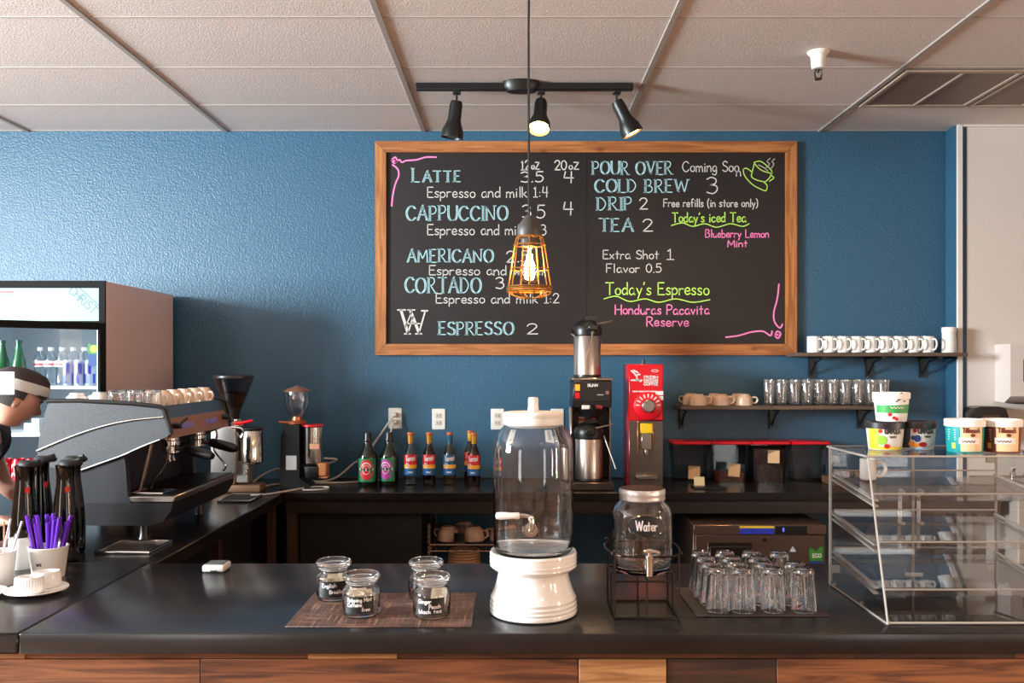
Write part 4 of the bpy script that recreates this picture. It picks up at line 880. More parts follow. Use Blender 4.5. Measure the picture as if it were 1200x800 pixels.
# ================================================================== airpot brewer
def airpot(loc, label, tube, rz=0):
    t = thing('airpot', label, 'airpot', loc, rz, 'coffee airpots')
    MB().lathe([(0, 0), (.072, 0), (.078, .006), (.078, .245), (.074, .252), (0, .252)], 36).build('body', STEEL, t)
    MB().lathe([(0, -.001), (.076, -.001), (.080, .004), (.080, .014), (.0785, .016)], 36).build('foot_ring', BLACKP, t)
    lid = MB().lathe([(.0785, .235), (.084, .240), (.086, .262), (.084, .285), (.074, .305), (.05, .322), (.02, .330), (0, .331)], 36).build('lid', BLACKP, t)
    MB().box(-.03, .03, -.115, -.05, .262, .300, .008).build('spout', BLACKP, lid)
    MB().prism([(-.025, .325), (.03, .325), (.05, .338), (.012, .350), (-.02, .345)], -.04, .045).build('pump_button', BLACKP, lid)
    MB().tube(cat([(-.088, 0, .27), (-.098, -.01, .25), (-.085, -.03, .235)], 5), .007, 8).build('hinge', BLACKP, t)
    MB().tube(tube, .0045, 8).build('drip_tube', STEEL, t)
    MB().tube([(0.03, -.08, .30), (.09, -.07, .312), (.13, -.05, .322)], [.006, .006, .004], 8).build('lever', CHROME, lid)
    return t
bw = thing('coffee_brewer', 'black and steel airpot coffee brewer on the back counter', 'coffee maker', (fx(691, 4.95), 4.95, TOPZ))
MB().box(-.105, .125, -.13, .14, .0, .045, .006).build('base', M('brewer_steel', (110, 100, 94), .3, .9), bw)
MB().box(-.10, .115, .06, .14, .045, .46, .006).build('column', BLACKP, bw)
MB().box(-.112, -.10, -.03, .10, .045, .46, .003).box(.108, .118, -.03, .10, .045, .46, .003).build('side_rail', STEEL, bw)
MB().box(-.105, .112, -.13, .14, .46, .612, .006).build('head', BLACKP, bw)
MB().box(-.109, .116, -.134, .14, .612, .626, .003).build('top_plate', STEEL, bw)
fc = MB().box(-.10, .107, -.137, -.129, .495, .608, .003).build('control_panel', M('brewer_panel', (38, 34, 32), .25), bw)
MB().box(-.092, -.066, -.142, -.136, .555, .590, .002).build('brew_light', M('brew_light_orange', (240, 120, 30), .4, emit=((255, 110, 20), 2)), fc)
MB().box(-.092, -.066, -.142, -.136, .512, .545, .002).build('switch', RED, fc)
MB().cyl(.011, 0, .012, 16, T(.085, -.137, .545, PI/2)).build('dial', CHROME, fc)
w = MB(); write(w, 'BUNN', -.022, .032, .578, .014, lambda u, v: (u, -.1376, v), .004)
scrib(w, 1, .03, .07, .53, .007, lambda u, v: (u, -.1376, v), .002); w.build('lettering', MATS['label_white'], fc)
fu = MB().lathe([(0, .40), (.04, .40), (.075, .455), (.085, .495), (0, .497)], 28, T(.005, -.045, 0)).build('brew_funnel', BLACKP, bw)
MB().box(-.055, -.01, -.132, -.122, .452, .474, .002).build('label', MATS['label_white'], fu)
MB().box(.022, .06, -.132, -.122, .452, .474, .002).build('warning_label', M('label_dullred', (140, 40, 34), .5), fu)
MB().rod((.005, -.11, .47), (.005, -.16, .455), .012, 10).build('handle', BLACKP, fu)
MB().box(-.06, .035, .045, .0595, .345, .40, .002).build('notice', MATS['label_white'], bw)
MB().box(-.06, .035, .043, .0455, .375, .392, .001).build('notice_stripe', M('notice_orange', (215, 80, 40), .5), bw)
airpot((fx(690, 4.91), 4.91, TOPZ+.046), 'steel airpot with black lid standing inside the coffee brewer', [(.082, -.03, .255), (.11, -.06, .17), (.142, -.10, .075)])
airpot((fx(688, 4.96), 4.96, TOPZ+.627), 'steel airpot with black lid standing on top of the coffee brewer', [(.005, -.088, .27), (-.01, -.092, .19), (-.028, -.084, .115)], .25)
# ================================================================== red bulk coffee grinder
rg = thing('bulk_grinder', 'red bulk coffee grinder with steel lower front on the back counter', 'coffee grinder', (fx(757, 4.87), 4.87, TOPZ))
MB().box(-.098, .098, .02, .25, .0, .70, .008).build('cabinet', M('grinder_red', (196, 8, 26), .3, coat=.3), rg)
rf = MB().box(-.098, .098, 0, .02, .385, .702, .006).build('red_front', MATS['grinder_red'], rg)
MB().box(-.096, .096, .0, .019, .0, .384, .003).build('steel_front', M('grinder_steel', (118, 106, 98), .32, .85), rg)
MB().cyl(.008, .702, .728, 12, T(.0, .1, 0)).build('hopper_knob', BLACKP, rg)
d = MB().lathe([(0, .014), (.068, .014), (.078, .008), (.080, 0), (0, 0)], 40, T(.01, 0, .468, PI/2)).build('dial_plate', M('dial_red', (214, 16, 34), .35), rg)
MB().lathe([(0, .040), (.030, .040), (.036, .034), (.038, .014), (0, .014)], 28, T(.01, 0, .468, PI/2)).build('knob', STEEL, d)
m_ = MB()
for i in range(9):
    a = math.radians(5+170*i/8); ribbon(m_, [(.01+.050*math.cos(a), .468+.050*math.sin(a)), (.01+.066*math.cos(a), .468+.066*math.sin(a))], .007, lambda u, v: (u, -.0148, v))
m_.build('dial_marks', MATS['label_white'], d)
w = MB(); f0 = lambda u, v: (u, -.0008, v)
for (tx, z) in (('FRESH', .622), ('GROUND', .603), ('COFFEE', .584)): write(w, tx, -.012, .066, z, .014, f0, .0042)
for (a, b) in (((-.082, .665), (-.062, .648)), ((-.07, .668), (-.045, .655)), ((-.06, .64), (-.035, .645)), ((-.05, .62), (-.03, .605)), ((-.082, .612), (-.024, .612)), ((-.05, .64), (-.055, .61))): ribbon(w, [a, b], .008, f0)
scrib(w, 4, -.075, .06, .545, .011, f0, .003)
ribbon(w, [(.05+.018*math.cos(a), .665+.006*math.sin(a)) for a in [2*PI*i/16 for i in range(17)]], .003, f0)
for (x, z) in ((.062, .57-.03), (.062, .512)): ribbon(w, [(x, z), (x+.026, z)], .022, f0)
w.build('white_lettering', MATS['label_white'], rf)
MB().box(-.032, .036, -.008, 0, .315, .37, .003).build('warning_tag', M('tag_yellow_grinder', (238, 196, 26), .45), rg)
MB().box(-.027, .030, -.012, 0, .225, .315, .003).box(-.008, .012, -.016, 0, .19, .228, .003).build('chute', STEEL, rg)
MB().box(-.05, -.042, -.006, 0, .20, .38, .002).box(.036, .042, -.006, 0, .22, .375, .002).build('bag_clamp', M('clamp_copper', (176, 120, 80), .3, .7), rg)
MB().box(-.06, .06, -.05, 0, .06, .085, .004).build('bag_shelf', STEEL, rg)

# ================================================================== red-lidded bins
BIN = glass('bin_plastic', (.80, .80, .80), (.55, .55, .55), .06, .03)
REDL = M('bin_lid_red', (208, 10, 36), .35)
specs = [(811, 'empty clear bin with red lid and tan card, leftmost of four', (.035, .055, .08), 1), (858, 'clear bin with red lid holding a little ground coffee', (.02, .0, .06), 1), (904, 'clear bin with red lid full of coffee beans', (.02, .0, .17), 1), (951, 'empty clear bin with red lid beside the pastry case', None, 0)]
for i, (px, lb, card, _) in enumerate(specs):
    Y = 5.13; t = thing('storage_bin', lb, 'container', (fx(px, Y), Y, TOPZ), 0, 'red-lidded storage bins')
    b = MB()
    def rr(hw, hd): return [(-hw, -hd+.02), (-hw+.02, -hd), (hw-.02, -hd), (hw, -hd+.02), (hw, hd-.02), (hw-.02, hd), (-hw+.02, hd), (-hw, hd-.02)]
    lo, hi = rr(.090, .075), rr(.108, .092); yo = .095
    vs = [(x, y+yo, 0) for x, y in lo]+[(x, y+yo, .225) for x, y in hi]
    b.add(vs, [tuple(range(8))]+[(k, (k+1) % 8, 8+(k+1) % 8, 8+k) for k in range(8)]); b.build('tub', BIN, t, 20)
    MB().box(-.114, .114, -.003, .193, .2255, .243, .008, seg=2).build('lid', REDL, t)
    MB().box(-.115, -.106, .05, .14, .19, .225, .003).box(.106, .115, .05, .14, .19, .225, .003).build('latch', BIN, t)
    if card:
        cz = .06 if i == 0 else .075 if i == 1 else .155
        MB().box(-.034, .034, -.001, .001, -.038, .038, 0, T(.015-.0*i, .0055+.018*(1-cz/.225)*1.0-.006, cz, -.075, 0, -.06+.0*i) @ T(0, 0, 0, 0, .08 if i == 1 else .03)).build('card', M('card_tan', (214, 178, 140), .7), t)
    for (k, h, mt, nm) in ((1, .055, M('ground_coffee', (120, 62, 32), .8, var=(50, (80, 40, 22)), bump=(200, .6)), 'ground coffee heaped in the bottom of the second red-lidded bin'), (2, .20, M('beans_bin', (72, 42, 30), .4, var=(70, (34, 20, 15)), bump=(130, 1)), 'roasted coffee beans filling the third red-lidded bin')):
        if k == i:
            s_ = MB(); fr_ = h/.225; up = [(x*(.087+.018*fr_)/.09, y*(.072+.017*fr_)/.075) for x, y in lo]
            lo2 = [(x*.965, y*.96) for x, y in lo]
            n_ = 8; s_.add([(x, y+yo, .003) for x, y in lo2]+[(x*.96, y*.96+yo, h) for x, y in up]+[(0, yo, h+.012)], [tuple(range(8))]+[(q_, (q_+1) % 8, 8+(q_+1) % 8, 8+q_) for q_ in range(8)]+[(8+q_, 8+(q_+1) % 8, 16) for q_ in range(8)])
            solo('coffee_beans' if k == 2 else 'ground_coffee', s_, mt, nm, 'coffee', (fx(px, Y), Y, TOPZ), kind='stuff', ang=60)
t = thing('sample_tray', 'small black tray with a card on the counter before the bins', 'tray', (fx(830, 4.93), 4.93, TOPZ))
MB().box(-.09, .09, -.06, .06, 0, .012, .003).build('tray', BLACKP, t)
MB().box(-.03, .03, -.002, .002, 0, .05, 0, T(-.05, .0, .0125, -.25)).build('card', M('card_pale', (205, 190, 150), .7), t)

# ================================================================== wall shelves
SHELF = wood('shelf_wood', (70, 56, 48), (100, 80, 66), 'x', .5, 8, False)
def shelf(label, x0, x1, z, brx, y0):
    t = thing('wall_shelf', label, 'shelf', (x0, y0, z))
    MB().box(0, x1-x0, 0, 5.35-y0, -.022, 0, .002).build('board', SHELF, t)
    for x in brx:
        MB().box(x-x0-.012, x-x0+.012, 5.332-y0, 5.35-y0, -.15, -.022).box(x-x0-.012, x-x0+.012, .03, 5.35-y0, -.034, -.022).tube([(x-x0, yy, zz) for yy, zz in ((5.335-y0, -.13), (5.30-y0, -.10), (5.25-y0, -.055), (.075, -.033))], .006, 6).build('bracket', BLACKM, t)
    return t
ZU, ZL = CAMZ+(CY-413)*5.07/F, CAMZ-(475.5-CY)*5.10/F
shelf('upper wall shelf holding the row of white mugs', fx(938, 5.07), 2.65, ZU, [fx(956, 5.25), fx(1024, 5.25), fx(1088, 5.25)], 5.07)
shelf('lower wall shelf holding cups and upside-down glasses', fx(798, 5.10), fx(1046, 5.10), ZL, [fx(802, 5.25), fx(909, 5.25), fx(1014, 5.25)], 5.10)
def mug(loc, label, rz, r=.0385, h=.098, group='white mugs on the upper shelf'):
    t = thing('coffee_mug', label, 'mug', loc, rz, group)
    MB().lathe([(0, .001), (r-.004, 0), (r, .004), (r, h-.001), (r-.001, h), (r-.003, h), (r-.0035, .006), (0, .006)], 28).build('body', WHITEC, t)
    MB().tube(cat([(r-.001, 0, h*.82), (r+.018, 0, h*.80), (r+.026, 0, h*.5), (r+.016, 0, h*.22), (r-.001, 0, h*.2)], 6), .0052, 8).build('handle', WHITEC, t)
    return t
m0 = None
mx = [953.5, 971, 987, 1003.5, 1020, 1036.5, 1053, 1070, 1086.5]
for i, px in enumerate(mx):
    Y = 5.175; x = fx(px, Y); lb = 'white mug on the upper shelf, %s from the left' % ORD[i] if i < 8 else 'white mug on the upper shelf, nearest the white canister'
    rz = -.98-.05*(i % 3)
    if m0 is None: m0 = mug((x, Y, ZU), lb, rz)
    else: dup(m0, (x, Y, ZU), rz, lb)
t = thing('canister', 'tall white canister at the right end of the upper shelf', 'canister', (fx(1112, 5.17), 5.17, ZU))
MB().lathe([(0, 0), (.041, 0), (.043, .004), (.038, .125), (0, .126)], 28).build('body', WHITEP, t)
MB().lathe([(.0385, .12), (.041, .122), (.041, .148), (.038, .152), (0, .152)], 28).build('lid', WHITEP, t)
c2 = None
for i, (px, Y, rz, lb) in enumerate(((818, 5.19, -.4, 'cream upside-down cup on the lower shelf, front left'), (845, 5.19, -.4, 'cream upside-down cup on the lower shelf, front middle'), (872, 5.19, -.4, 'cream upside-down cup on the lower shelf, nearest the glasses'), (809.5, 5.295, 2.5, 'cream upside-down cup half hidden at the back left of the lower shelf'), (837, 5.295, 2.5, 'cream upside-down cup half hidden in the back middle of the lower shelf'), (864, 5.295, 2.5, 'cream upside-down cup half hidden at the back right of the three'))):
    if c2 is None: c2 = cup((fx(px, Y), Y, ZL), lb, M('cup_cream', (214, 186, 164), .2, coat=.4), .052, .068, rz, 'cream cups on the lower shelf')
    else: dup(c2, (fx(px, Y), Y, ZL), rz, lb)
g0 = None
for row, Y in ((0, 5.17), (1, 5.255)):
    for i in range(10):
        px = 901+14.9*i+(0 if row == 0 else 4); x = fx(px, 5.17)+(.0 if row == 0 else .0)
        lb = 'tall clear glass on the lower shelf, %s row, %s from the left' % (('front', 'back')[row], ORD[i])
        if g0 is None: g0 = glass_up((x, Y, ZL), lb, .0365, .155, 'glasses on the lower shelf', GLASS_T, .029, up=True)
        else: dup(g0, (x, Y, ZL), 0, lb)

# ================================================================== right wall: dispensers, sink
t = thing('towel_dispenser', 'large white paper towel dispenser on the white wall', 'dispenser', (2.89, 5.222, 1.39))
MB().prism([(0, .0), (-.10, -.005), (-.165, .035), (-.165, .34), (0, .34)], 0, .34, 'x').build('body', M('dispenser_white', (212, 200, 194), .4), t)
MB().box(.06, .30, -.10, -.02, -.012, .0).build('paper_slot', BLACKP, t)
MB().box(.075, .081, -.168, -.164, .12, .25).build('level_window', BLACKP, t)
t = thing('soap_dispenser', 'rounded black dispenser on the white wall below the towel dispenser', 'dispenser', (2.80, 5.222, 1.165))
MB().prism([(-.10, .0), (.10, .0), (.105, .14), (.09, .185), (.05, .198), (-.06, .198), (-.09, .188), (-.105, .15)], -.12, 0).build('body', M('dispenser_black', (30, 26, 26), .25), t)
MB().box(-.05, .06, -.124, -.119, .07, .15, .003).build('window', M('dispenser_smoke', (70, 54, 46), .12), t)
t = thing('hand_sink', 'hand sink cabinet with chrome faucet at the right edge', 'sink', (2.74, 4.72, 0))
MB().box(0, .9, 0, .50, 0, .90, .005).build('cabinet', M('sink_cabinet', (176, 164, 152), .5), t)
MB().box(-.01, .91, -.01, .50, .90, .945, .004).build('deck', M('sink_deck', (120, 92, 72), .35), t)
MB().box(.12, .62, .06, .34, .944, .948).build('basin', STEEL, t)
fa = MB().cyl(.022, .945, .965, 18, T(.28, .40)).tube(cat([(.28, .40, .96), (.28, .40, 1.08), (.28, .38, 1.12), (.28, .32, 1.13), (.28, .27, 1.10)], 6), .009, 10).build('faucet', CHROME, t)
for x in (.20, .36): MB().cyl(.018, .945, .975, 16, T(x, .40)).tube(cat([(x, .40, .97), (x, .385, 1.0), (x+(.03 if x > .28 else -.03), .36, 1.005)], 5), .008, 8).build('tap_handle', CHROME, fa)

# ================================================================== under the back counter
t = thing('undercounter_washer', 'steel undercounter ice maker with blue and yellow sticker below the back counter', 'appliance', (.957, 4.655, 0))
WS = M('washer_steel', (128, 106, 94), .33, .85, bump=(200, .04), stretch=(.02, 1, 1))
MB().box(0, .71, 0, .54, .12, .752, .004).build('body', WS, t)
MB().box(.0, .71, -.018, -.001, .702, .752, .003).build('control_strip', WS, t)
dr = MB().box(.01, .70, -.016, -.001, .13, .698, .003).build('door', WS, t)
MB().box(.075, .31, -.0195, -.016, .49, .66, .002).box(.085, .30, -.026, -.019, .50, .64, .002).build('window_panel', M('washer_window', (86, 74, 68), .15, .8), dr)
MB().box(.245, .43, -.0195, -.018, .705, .735).build('blue_sticker', M('sticker_blue', (40, 54, 170), .4), t)
MB().box(.245, .43, -.0195, -.018, .736, .748).build('yellow_sticker', M('sticker_yellow', (226, 190, 60), .4), t)
dp_ = MB().box(.435, .605, -.021, -.018, .705, .748, .001).build('display', BLACKP, t)
MB().box(.475, .482, -.0225, -.021, .718, .738).build('display_digit', M('digit_blue', (60, 70, 230), .4, emit=((70, 80, 255), 3)), dp_)
MB().cyl(.008, .016, .024, 14, T(.376, 0, .675, PI/2)).build('lock_knob', CHROME, dr)
MB().prism([(-.018, 0), (.018, 0), (.012, .012), (0, .03), (-.012, .012)], -.0172, -.016, 'y', T(.53, 0, .61)).build('emblem', M('emblem_pale', (180, 190, 205), .4), dr)
MB().box(.622, .688, -.018, -.016, .495, .56).build('eco_sticker', M('tag_blue'), dr)
MB().prism([(.622, .562), (.688, .562), (.694, .60), (.688, .640), (.672, .632), (.656, .612), (.642, .622), (.62, .636), (.616, .60)], -.018, -.016).build('eco_leaf', M('tag_green'), dr)
w = MB(); write(w, 'ECO', .636, .680, .580, .02, lambda u, v: (u, -.0184, v), .004); w.build('lettering', MATS['label_white'], dr)
for x in (.05, .66):
    for y in (.05, .48): MB().cyl(.02, 0, .12, 14, T(x, y)).build('foot', BLACKP, t)
rk = thing('wire_rack', 'chrome wire rack with cups under the back counter', 'shelf rack', (-.48, 4.86, 0))
RKX, RKY = .62, .40
p = MB()
for x in (0, RKX):
    for y in (0, RKY):
        pp = MB().cyl(.010, 0, .76 if y else .72, 12, T(x, y)); 
        for k in range(24): pp.torus(.0105, .0016, .03+k*.028, 12, 4, T(x, y))
        pp.build('post', M('rack_chrome', (170, 140, 120), .25, .9), rk)
for z in (.25, .60):
    s_ = MB().tube([(0, 0, z), (RKX, 0, z), (RKX, RKY, z), (0, RKY, z)], .004, 6, True).tube([(0, 0, z-.035), (RKX, 0, z-.035), (RKX, RKY, z-.035), (0, RKY, z-.035)], .0035, 6, True)
    for i in range(1, 25): s_.tube([(i*RKX/25, 0, z+.002), (i*RKX/25, RKY, z+.002)], .0018, 4)
    s_.tube([(i*RKX/24, -.001, z if i % 2 else z-.035) for i in range(25)], .0025, 5)
    s_.build('wire_shelf', MATS['rack_chrome'], rk)
ZR = .605
cd = M('cup_tan', (196, 160, 138), .25)
c3 = cup((-.38, 4.98, ZR), 'tan cup on the wire rack, leftmost', cd, .062, .08, 2.8, 'cups on the wire rack')
dup(c3, (-.235, 4.98, ZR), -.3, 'tan cup on the wire rack right of the chalk-labelled jar'); dup(c3, (-.08, 4.99, ZR), 2.9, 'tan cup on the wire rack beside the glass dispenser'); dup(c3, (-.30, 5.13, ZR), 1.5, 'tan cup at the back of the wire rack')
t = thing('spice_jar', 'small clear jar with black label between the cups on the wire rack', 'jar', (-.31, 4.905, ZR))
MB().lathe([(0, 0), (.036, 0), (.038, .004), (.038, .07), (.03, .08), (.034, .086), (.034, .094), (0, .098)], 24).build('body', GLASS, t)
patch(l := MB(), .0385, -PI/2, .9, .008, .06, 10); l.build('label', BLACKP, t)
bk = MB()
for k in range(18): bk.torus(.082+.008*math.sin(k*.18), .009, .265+k*.016, 28, 6)
bk.lathe([(0, .258), (.085, .258), (.085, .27), (0, .27)], 24)
solo('wicker_basket', bk, M('wicker', (176, 134, 100), .7, bump=(80, .5)), 'round coiled basket on the lower shelf of the wire rack', 'basket', (-.29, 5.0, 0))

# ================================================================== big glass dispenser on its white stand
dx, dy = fx(625, 2.45), 2.45
t = thing('dispenser_stand', 'white ceramic ribbed pedestal under the big glass dispenser', 'stand', (dx, dy, TOPZ))
pf = [(0, 0), (.112, 0), (.122, .006), (.1235, .014), (.1215, .018), (.1235, .024), (.121, .029), (.1225, .036), (.1195, .041), (.121, .049), (.117, .056), (.110, .072), (.103, .095), (.099, .115), (.101, .122), (.114, .128), (.1225, .137), (.1215, .142), (.1235, .148), (.1215, .153), (.1235, .160), (.1215, .165), (.123, .171), (.120, .177), (.112, .176), (.108, .170), (0, .168)]
MB().lathe(pf, 64).build('pedestal', WHITEC, t)
ZD = TOPZ+.1705
t = thing('glass_dispenser', 'large empty glass drinks dispenser with white lid on the white pedestal', 'drink dispenser', (dx, dy, ZD))
DG = glass('dispenser_glass', (.975, .98, .98), (.9, .92, .92), .075, .01, .95, 2.0)
po = [(.0, .0), (.098, 0), (.108, .006), (.1115, .018), (.1125, .06), (.1130, .18), (.1125, .285), (.110, .312), (.102, .335), (.088, .352), (.078, .362), (.076, .370), (.078, .378)]
pi_ = [(.0745, .378), (.0725, .370), (.0745, .360), (.085, .349), (.098, .332), (.1062, .310), (.1087, .285), (.1092, .18), (.1087, .06), (.1075, .022), (.10, .012), (0, .010)]
MB().lathe(po+pi_, 72).build('glass_body', solid_glass('dispenser_solid_glass'), t, 60)
ld = MB().lathe([(.070, .352), (.0835, .362), (.0845, .366), (.0845, .378), (.083, .381), (.0845, .384), (.0845, .392), (.081, .396), (0, .398)], 56).build('lid', WHITEP, t)
MB().lathe([(0, .398), (.016, .398), (.0145, .412), (.0145, .432), (.012, .437), (0, .438)], 24).build('lid_knob', WHITEP, ld)
sx, sz = fx(622, 2.335)-dx, CAMZ-(621-CY)*2.335/F-ZD
sy_ = -math.sqrt(.1132**2-sx**2)
tp = MB().cyl(.019, 0, .006, 28, T(sx, sy_+.003, sz, PI/2)).cyl(.015, .006, .016, 24, T(sx, sy_+.003, sz, PI/2)).tube(cat([(sx, sy_-.012, sz), (sx, sy_-.024, sz+.004), (sx+.002, sy_-.026, sz+.022), (sx-.002, sy_-.024, sz+.038), (sx-.02, sy_-.022, sz+.043), (sx-.035, sy_-.022, sz+.042)], 6), [.009]*19+[.006]*12, 12).build('tap', CHROME, t)
MB().lathe([(0, 0), (.008, 0), (.0095, .004), (.0085, .02), (.0105, .05), (.009, .062), (0, .065)], 20, T(sx-.030, sy_-.022, sz+.042, 0, -PI/2, 0)).build('tap_lever', WHITEP, tp)

# ================================================================== water jar on a wire stand
jx, jy = fx(752.5, 2.47), 2.47
JG = glass('jar_glass', (.975, .98, .98), (.88, .9, .9), .08, .01, .95, 1.7)
st = thing('wire_stand', 'thin dark wire stand holding the jar marked Water', 'stand', (jx, jy, TOPZ))
WR = M('stand_wire', (52, 42, 38), .35, .8)
s_ = MB(); hs = .088
for z in (.004, .105, .178): s_.tube([(-hs, -hs, z), (hs, -hs, z), (hs, hs, z), (-hs, hs, z)] if z < .17 else cat([(-hs, -hs, z), (0, -hs, z-.006), (hs, -hs, z), (hs, hs, z), (-hs, hs, z)], 4, True), .003, 8, True)
for (x, y) in ((-hs, -hs), (hs, -hs), (hs, hs), (-hs, hs)): s_.tube(cat([(x, y, .0035), (x, y, .09), (x, y, .178), (x*1.06, y*1.03, .188), (x*1.10, y*1.05, .18)], 5), .003, 8)
for (x, y) in ((0, -hs), (0, hs), (-hs, 0), (hs, 0)): s_.tube([(x, y, .0035), (x, y, .108)], .003, 8)
s_.tube([(-hs, 0, .108), (hs, 0, .108)], .003, 8).tube([(0, -hs, .108), (0, hs, .108)], .003, 8)
s_.build('wire_frame', WR, st)
ZJ = TOPZ+.1112
t = thing('water_jar', 'clear glass jar with tap marked Water on the wire stand', 'drink dispenser', (jx, jy, ZJ))
jo_ = [(0, 0), (.058, 0), (.072, .006), (.081, .022), (.0845, .05), (.0850, .10), (.0840, .165), (.078, .185), (.064, .200), (.058, .208), (.060, .215)]
ji_ = [(.056, .215), (.054, .207), (.061, .197), (.0745, .182), (.0800, .163), (.0808, .10), (.0805, .05), (.077, .026), (.066, .014), (0, .010)]
MB().lathe(jo_+ji_, 64).build('glass_body', MATS['dispenser_solid_glass'], t, 60)
ld = MB().lathe([(.060, .205), (.0645, .207), (.0655, .211), (.064, .216), (.0655, .221), (.0655, .234), (.063, .2375)], 48).build('lid_band', M('lid_zinc', (206, 202, 198), .3, .7), t)
MB().lathe([(.063, .2372), (.045, .2385), (0, .2385)], 48).build('lid_top', M('lid_copper_dark', (58, 36, 28), .4, .4), ld)
pq = MB(); fn = cylfn(.0858, -PI/2); pts = cat([(-.042, .128, 0), (-.050, .145, 0), (-.044, .160, 0), (-.030, .166, 0), (0, .173, 0), (.030, .166, 0), (.044, .160, 0), (.050, .145, 0), (.042, .128, 0), (.024, .122, 0), (0, .113, 0), (-.024, .122, 0)], 5, True)
L = len(pts); cc = Vector((0, .143, 0)); ringz = [[fn(cc.x+(p.x-cc.x)*k, cc.y+(p.y-cc.y)*k) for p in pts] for k in (.25, .5, .75, 1)]
vs = [fn(0, .143)]+[p for r in ringz for p in r]
fs = [(0, 1+i, 1+(i+1) % L) for i in range(L)]+[(1+k*L+i, 1+(k+1)*L+i, 1+(k+1)*L+(i+1) % L, 1+k*L+(i+1) % L) for k in range(3) for i in range(L)]
pq.add(vs, fs); pl_ = pq.build('black_label', M('label_black', (16, 16, 18), .45), t)
MB().tube([fn(p.x*1.05, cc.y+(p.y-cc.y)*1.08) for p in pts], .0014, 6, True).build('label_frame', JG, t)
w = MB(); write(w, 'Water', -.030, .030, .132, .026, cylfn(.0866, -PI/2), .0036); w.build('chalk_lettering', MATS['label_white'], pl_)
w = MB(); scrib(w, 2, -.045, .045, .086, .013, cylfn(.0854, -PI/2), .002, slope=.1); w.build('embossed_lettering', JG, t)
tp = MB().cyl(.014, 0, .014, 24, T(.004, -.083, .042, PI/2)).lathe([(0, .0), (.009, 0), (.010, .01), (.010, .045), (.012, .05), (.012, .056), (0, .058)], 20, T(.004, -.108, .014)).rod((.004, -.097, .042), (.004, -.108, .042), .009).build('tap', CHROME, t)
MB().rod((.004, -.108, .070), (.004, -.108, .082), .006).tube([(-.010, -.106, .078), (.004, -.108, .082), (.024, -.112, .079), (.032, -.114, .076)], [.006, .007, .005, .005], 10).build('tap_lever', CHROME, tp)

# ================================================================== tumblers on a dark mat
solo('bar_mat', MB().box(0, .372, 0, .305, 0, .005, .002), M('bar_mat_brown', (40, 28, 24), .5, bump=(220, .25)), 'dark rectangular bar mat under the upside-down glasses', 'mat', (.503, 2.405, TOPZ))
g0 = None
cols = [.574, .648, .730, .816]
for c in range(4):
    for r in range(4):
        if c == 3 and r == 2: continue
        jx2, jy2 = random.uniform(-.003, .003), random.uniform(-.003, .003)
        loc = (cols[c]+jx2, 2.452+.0715*r+jy2, TOPZ+.005)
        lb = 'upside-down glass on the bar mat, %s column from the left, %s from the front' % (ORD[c], ['first', 'second', 'third', 'last'][r])
        if g0 is None: g0 = glass_up(loc, lb, .0345, .122, 'upside-down glasses on the bar mat', None, .0275)
        else: dup(g0, loc, 0, lb)

# ================================================================== placemat and tea jars
def weave():
    m = bpy.data.materials.new('woven_mat'); m.use_nodes = True; nt = m.node_tree; b = nt.nodes['Principled BSDF']; b.inputs['Roughness'].default_value = .5
    tc = nt.nodes.new('ShaderNodeTexCoord'); res = []
    for ax, sc in (((1, 0, 0), 260), ((0, 1, 0), 200)):
        mp = nt.nodes.new('ShaderNodeMapping'); mp.inputs['Scale'].default_value = tuple(sc if a else 8 for a in ax); nt.links.new(tc.outputs['Object'], mp.inputs[0])
        n = nt.nodes.new('ShaderNodeTexNoise'); n.inputs['Scale'].default_value = 1.0; n.inputs['Detail'].default_value = 2; nt.links.new(mp.outputs[0], n.inputs['Vector']); res.append(n.outputs['Fac'])
    ad = nt.nodes.new('ShaderNodeMath'); ad.operation = 'MAXIMUM'; nt.links.new(res[0], ad.inputs[0]); nt.links.new(res[1], ad.inputs[1])
    r = nt.nodes.new('ShaderNodeValToRGB'); e = r.color_ramp.elements; e[0].position = .5; e[0].color = lin((58, 42, 38)); e[1].position = .78; e[1].color = lin((196, 158, 132))
    x = e.new(.62); x.color = lin((120, 84, 68))
    nt.links.new(ad.outputs[0], r.inputs[0]); nt.links.new(r.outputs[0], b.inputs['Base Color'])
    bp = nt.nodes.new('ShaderNodeBump'); bp.inputs['Strength'].default_value = .5; bp.inputs['Distance'].default_value = .003; nt.links.new(ad.outputs[0], bp.inputs['Height']); nt.links.new(bp.outputs[0], b.inputs['Normal'])
    return m
solo('placemat', MB().box(0, .497, 0, .342, 0, .004, .0015), weave(), 'brown woven placemat under the four tea jars', 'placemat', (-.612, 2.308, TOPZ))
ZM = TOPZ+.004
BAGP = M('tea_bag_paper', (226, 206, 178), .7, bump=(60, .2))
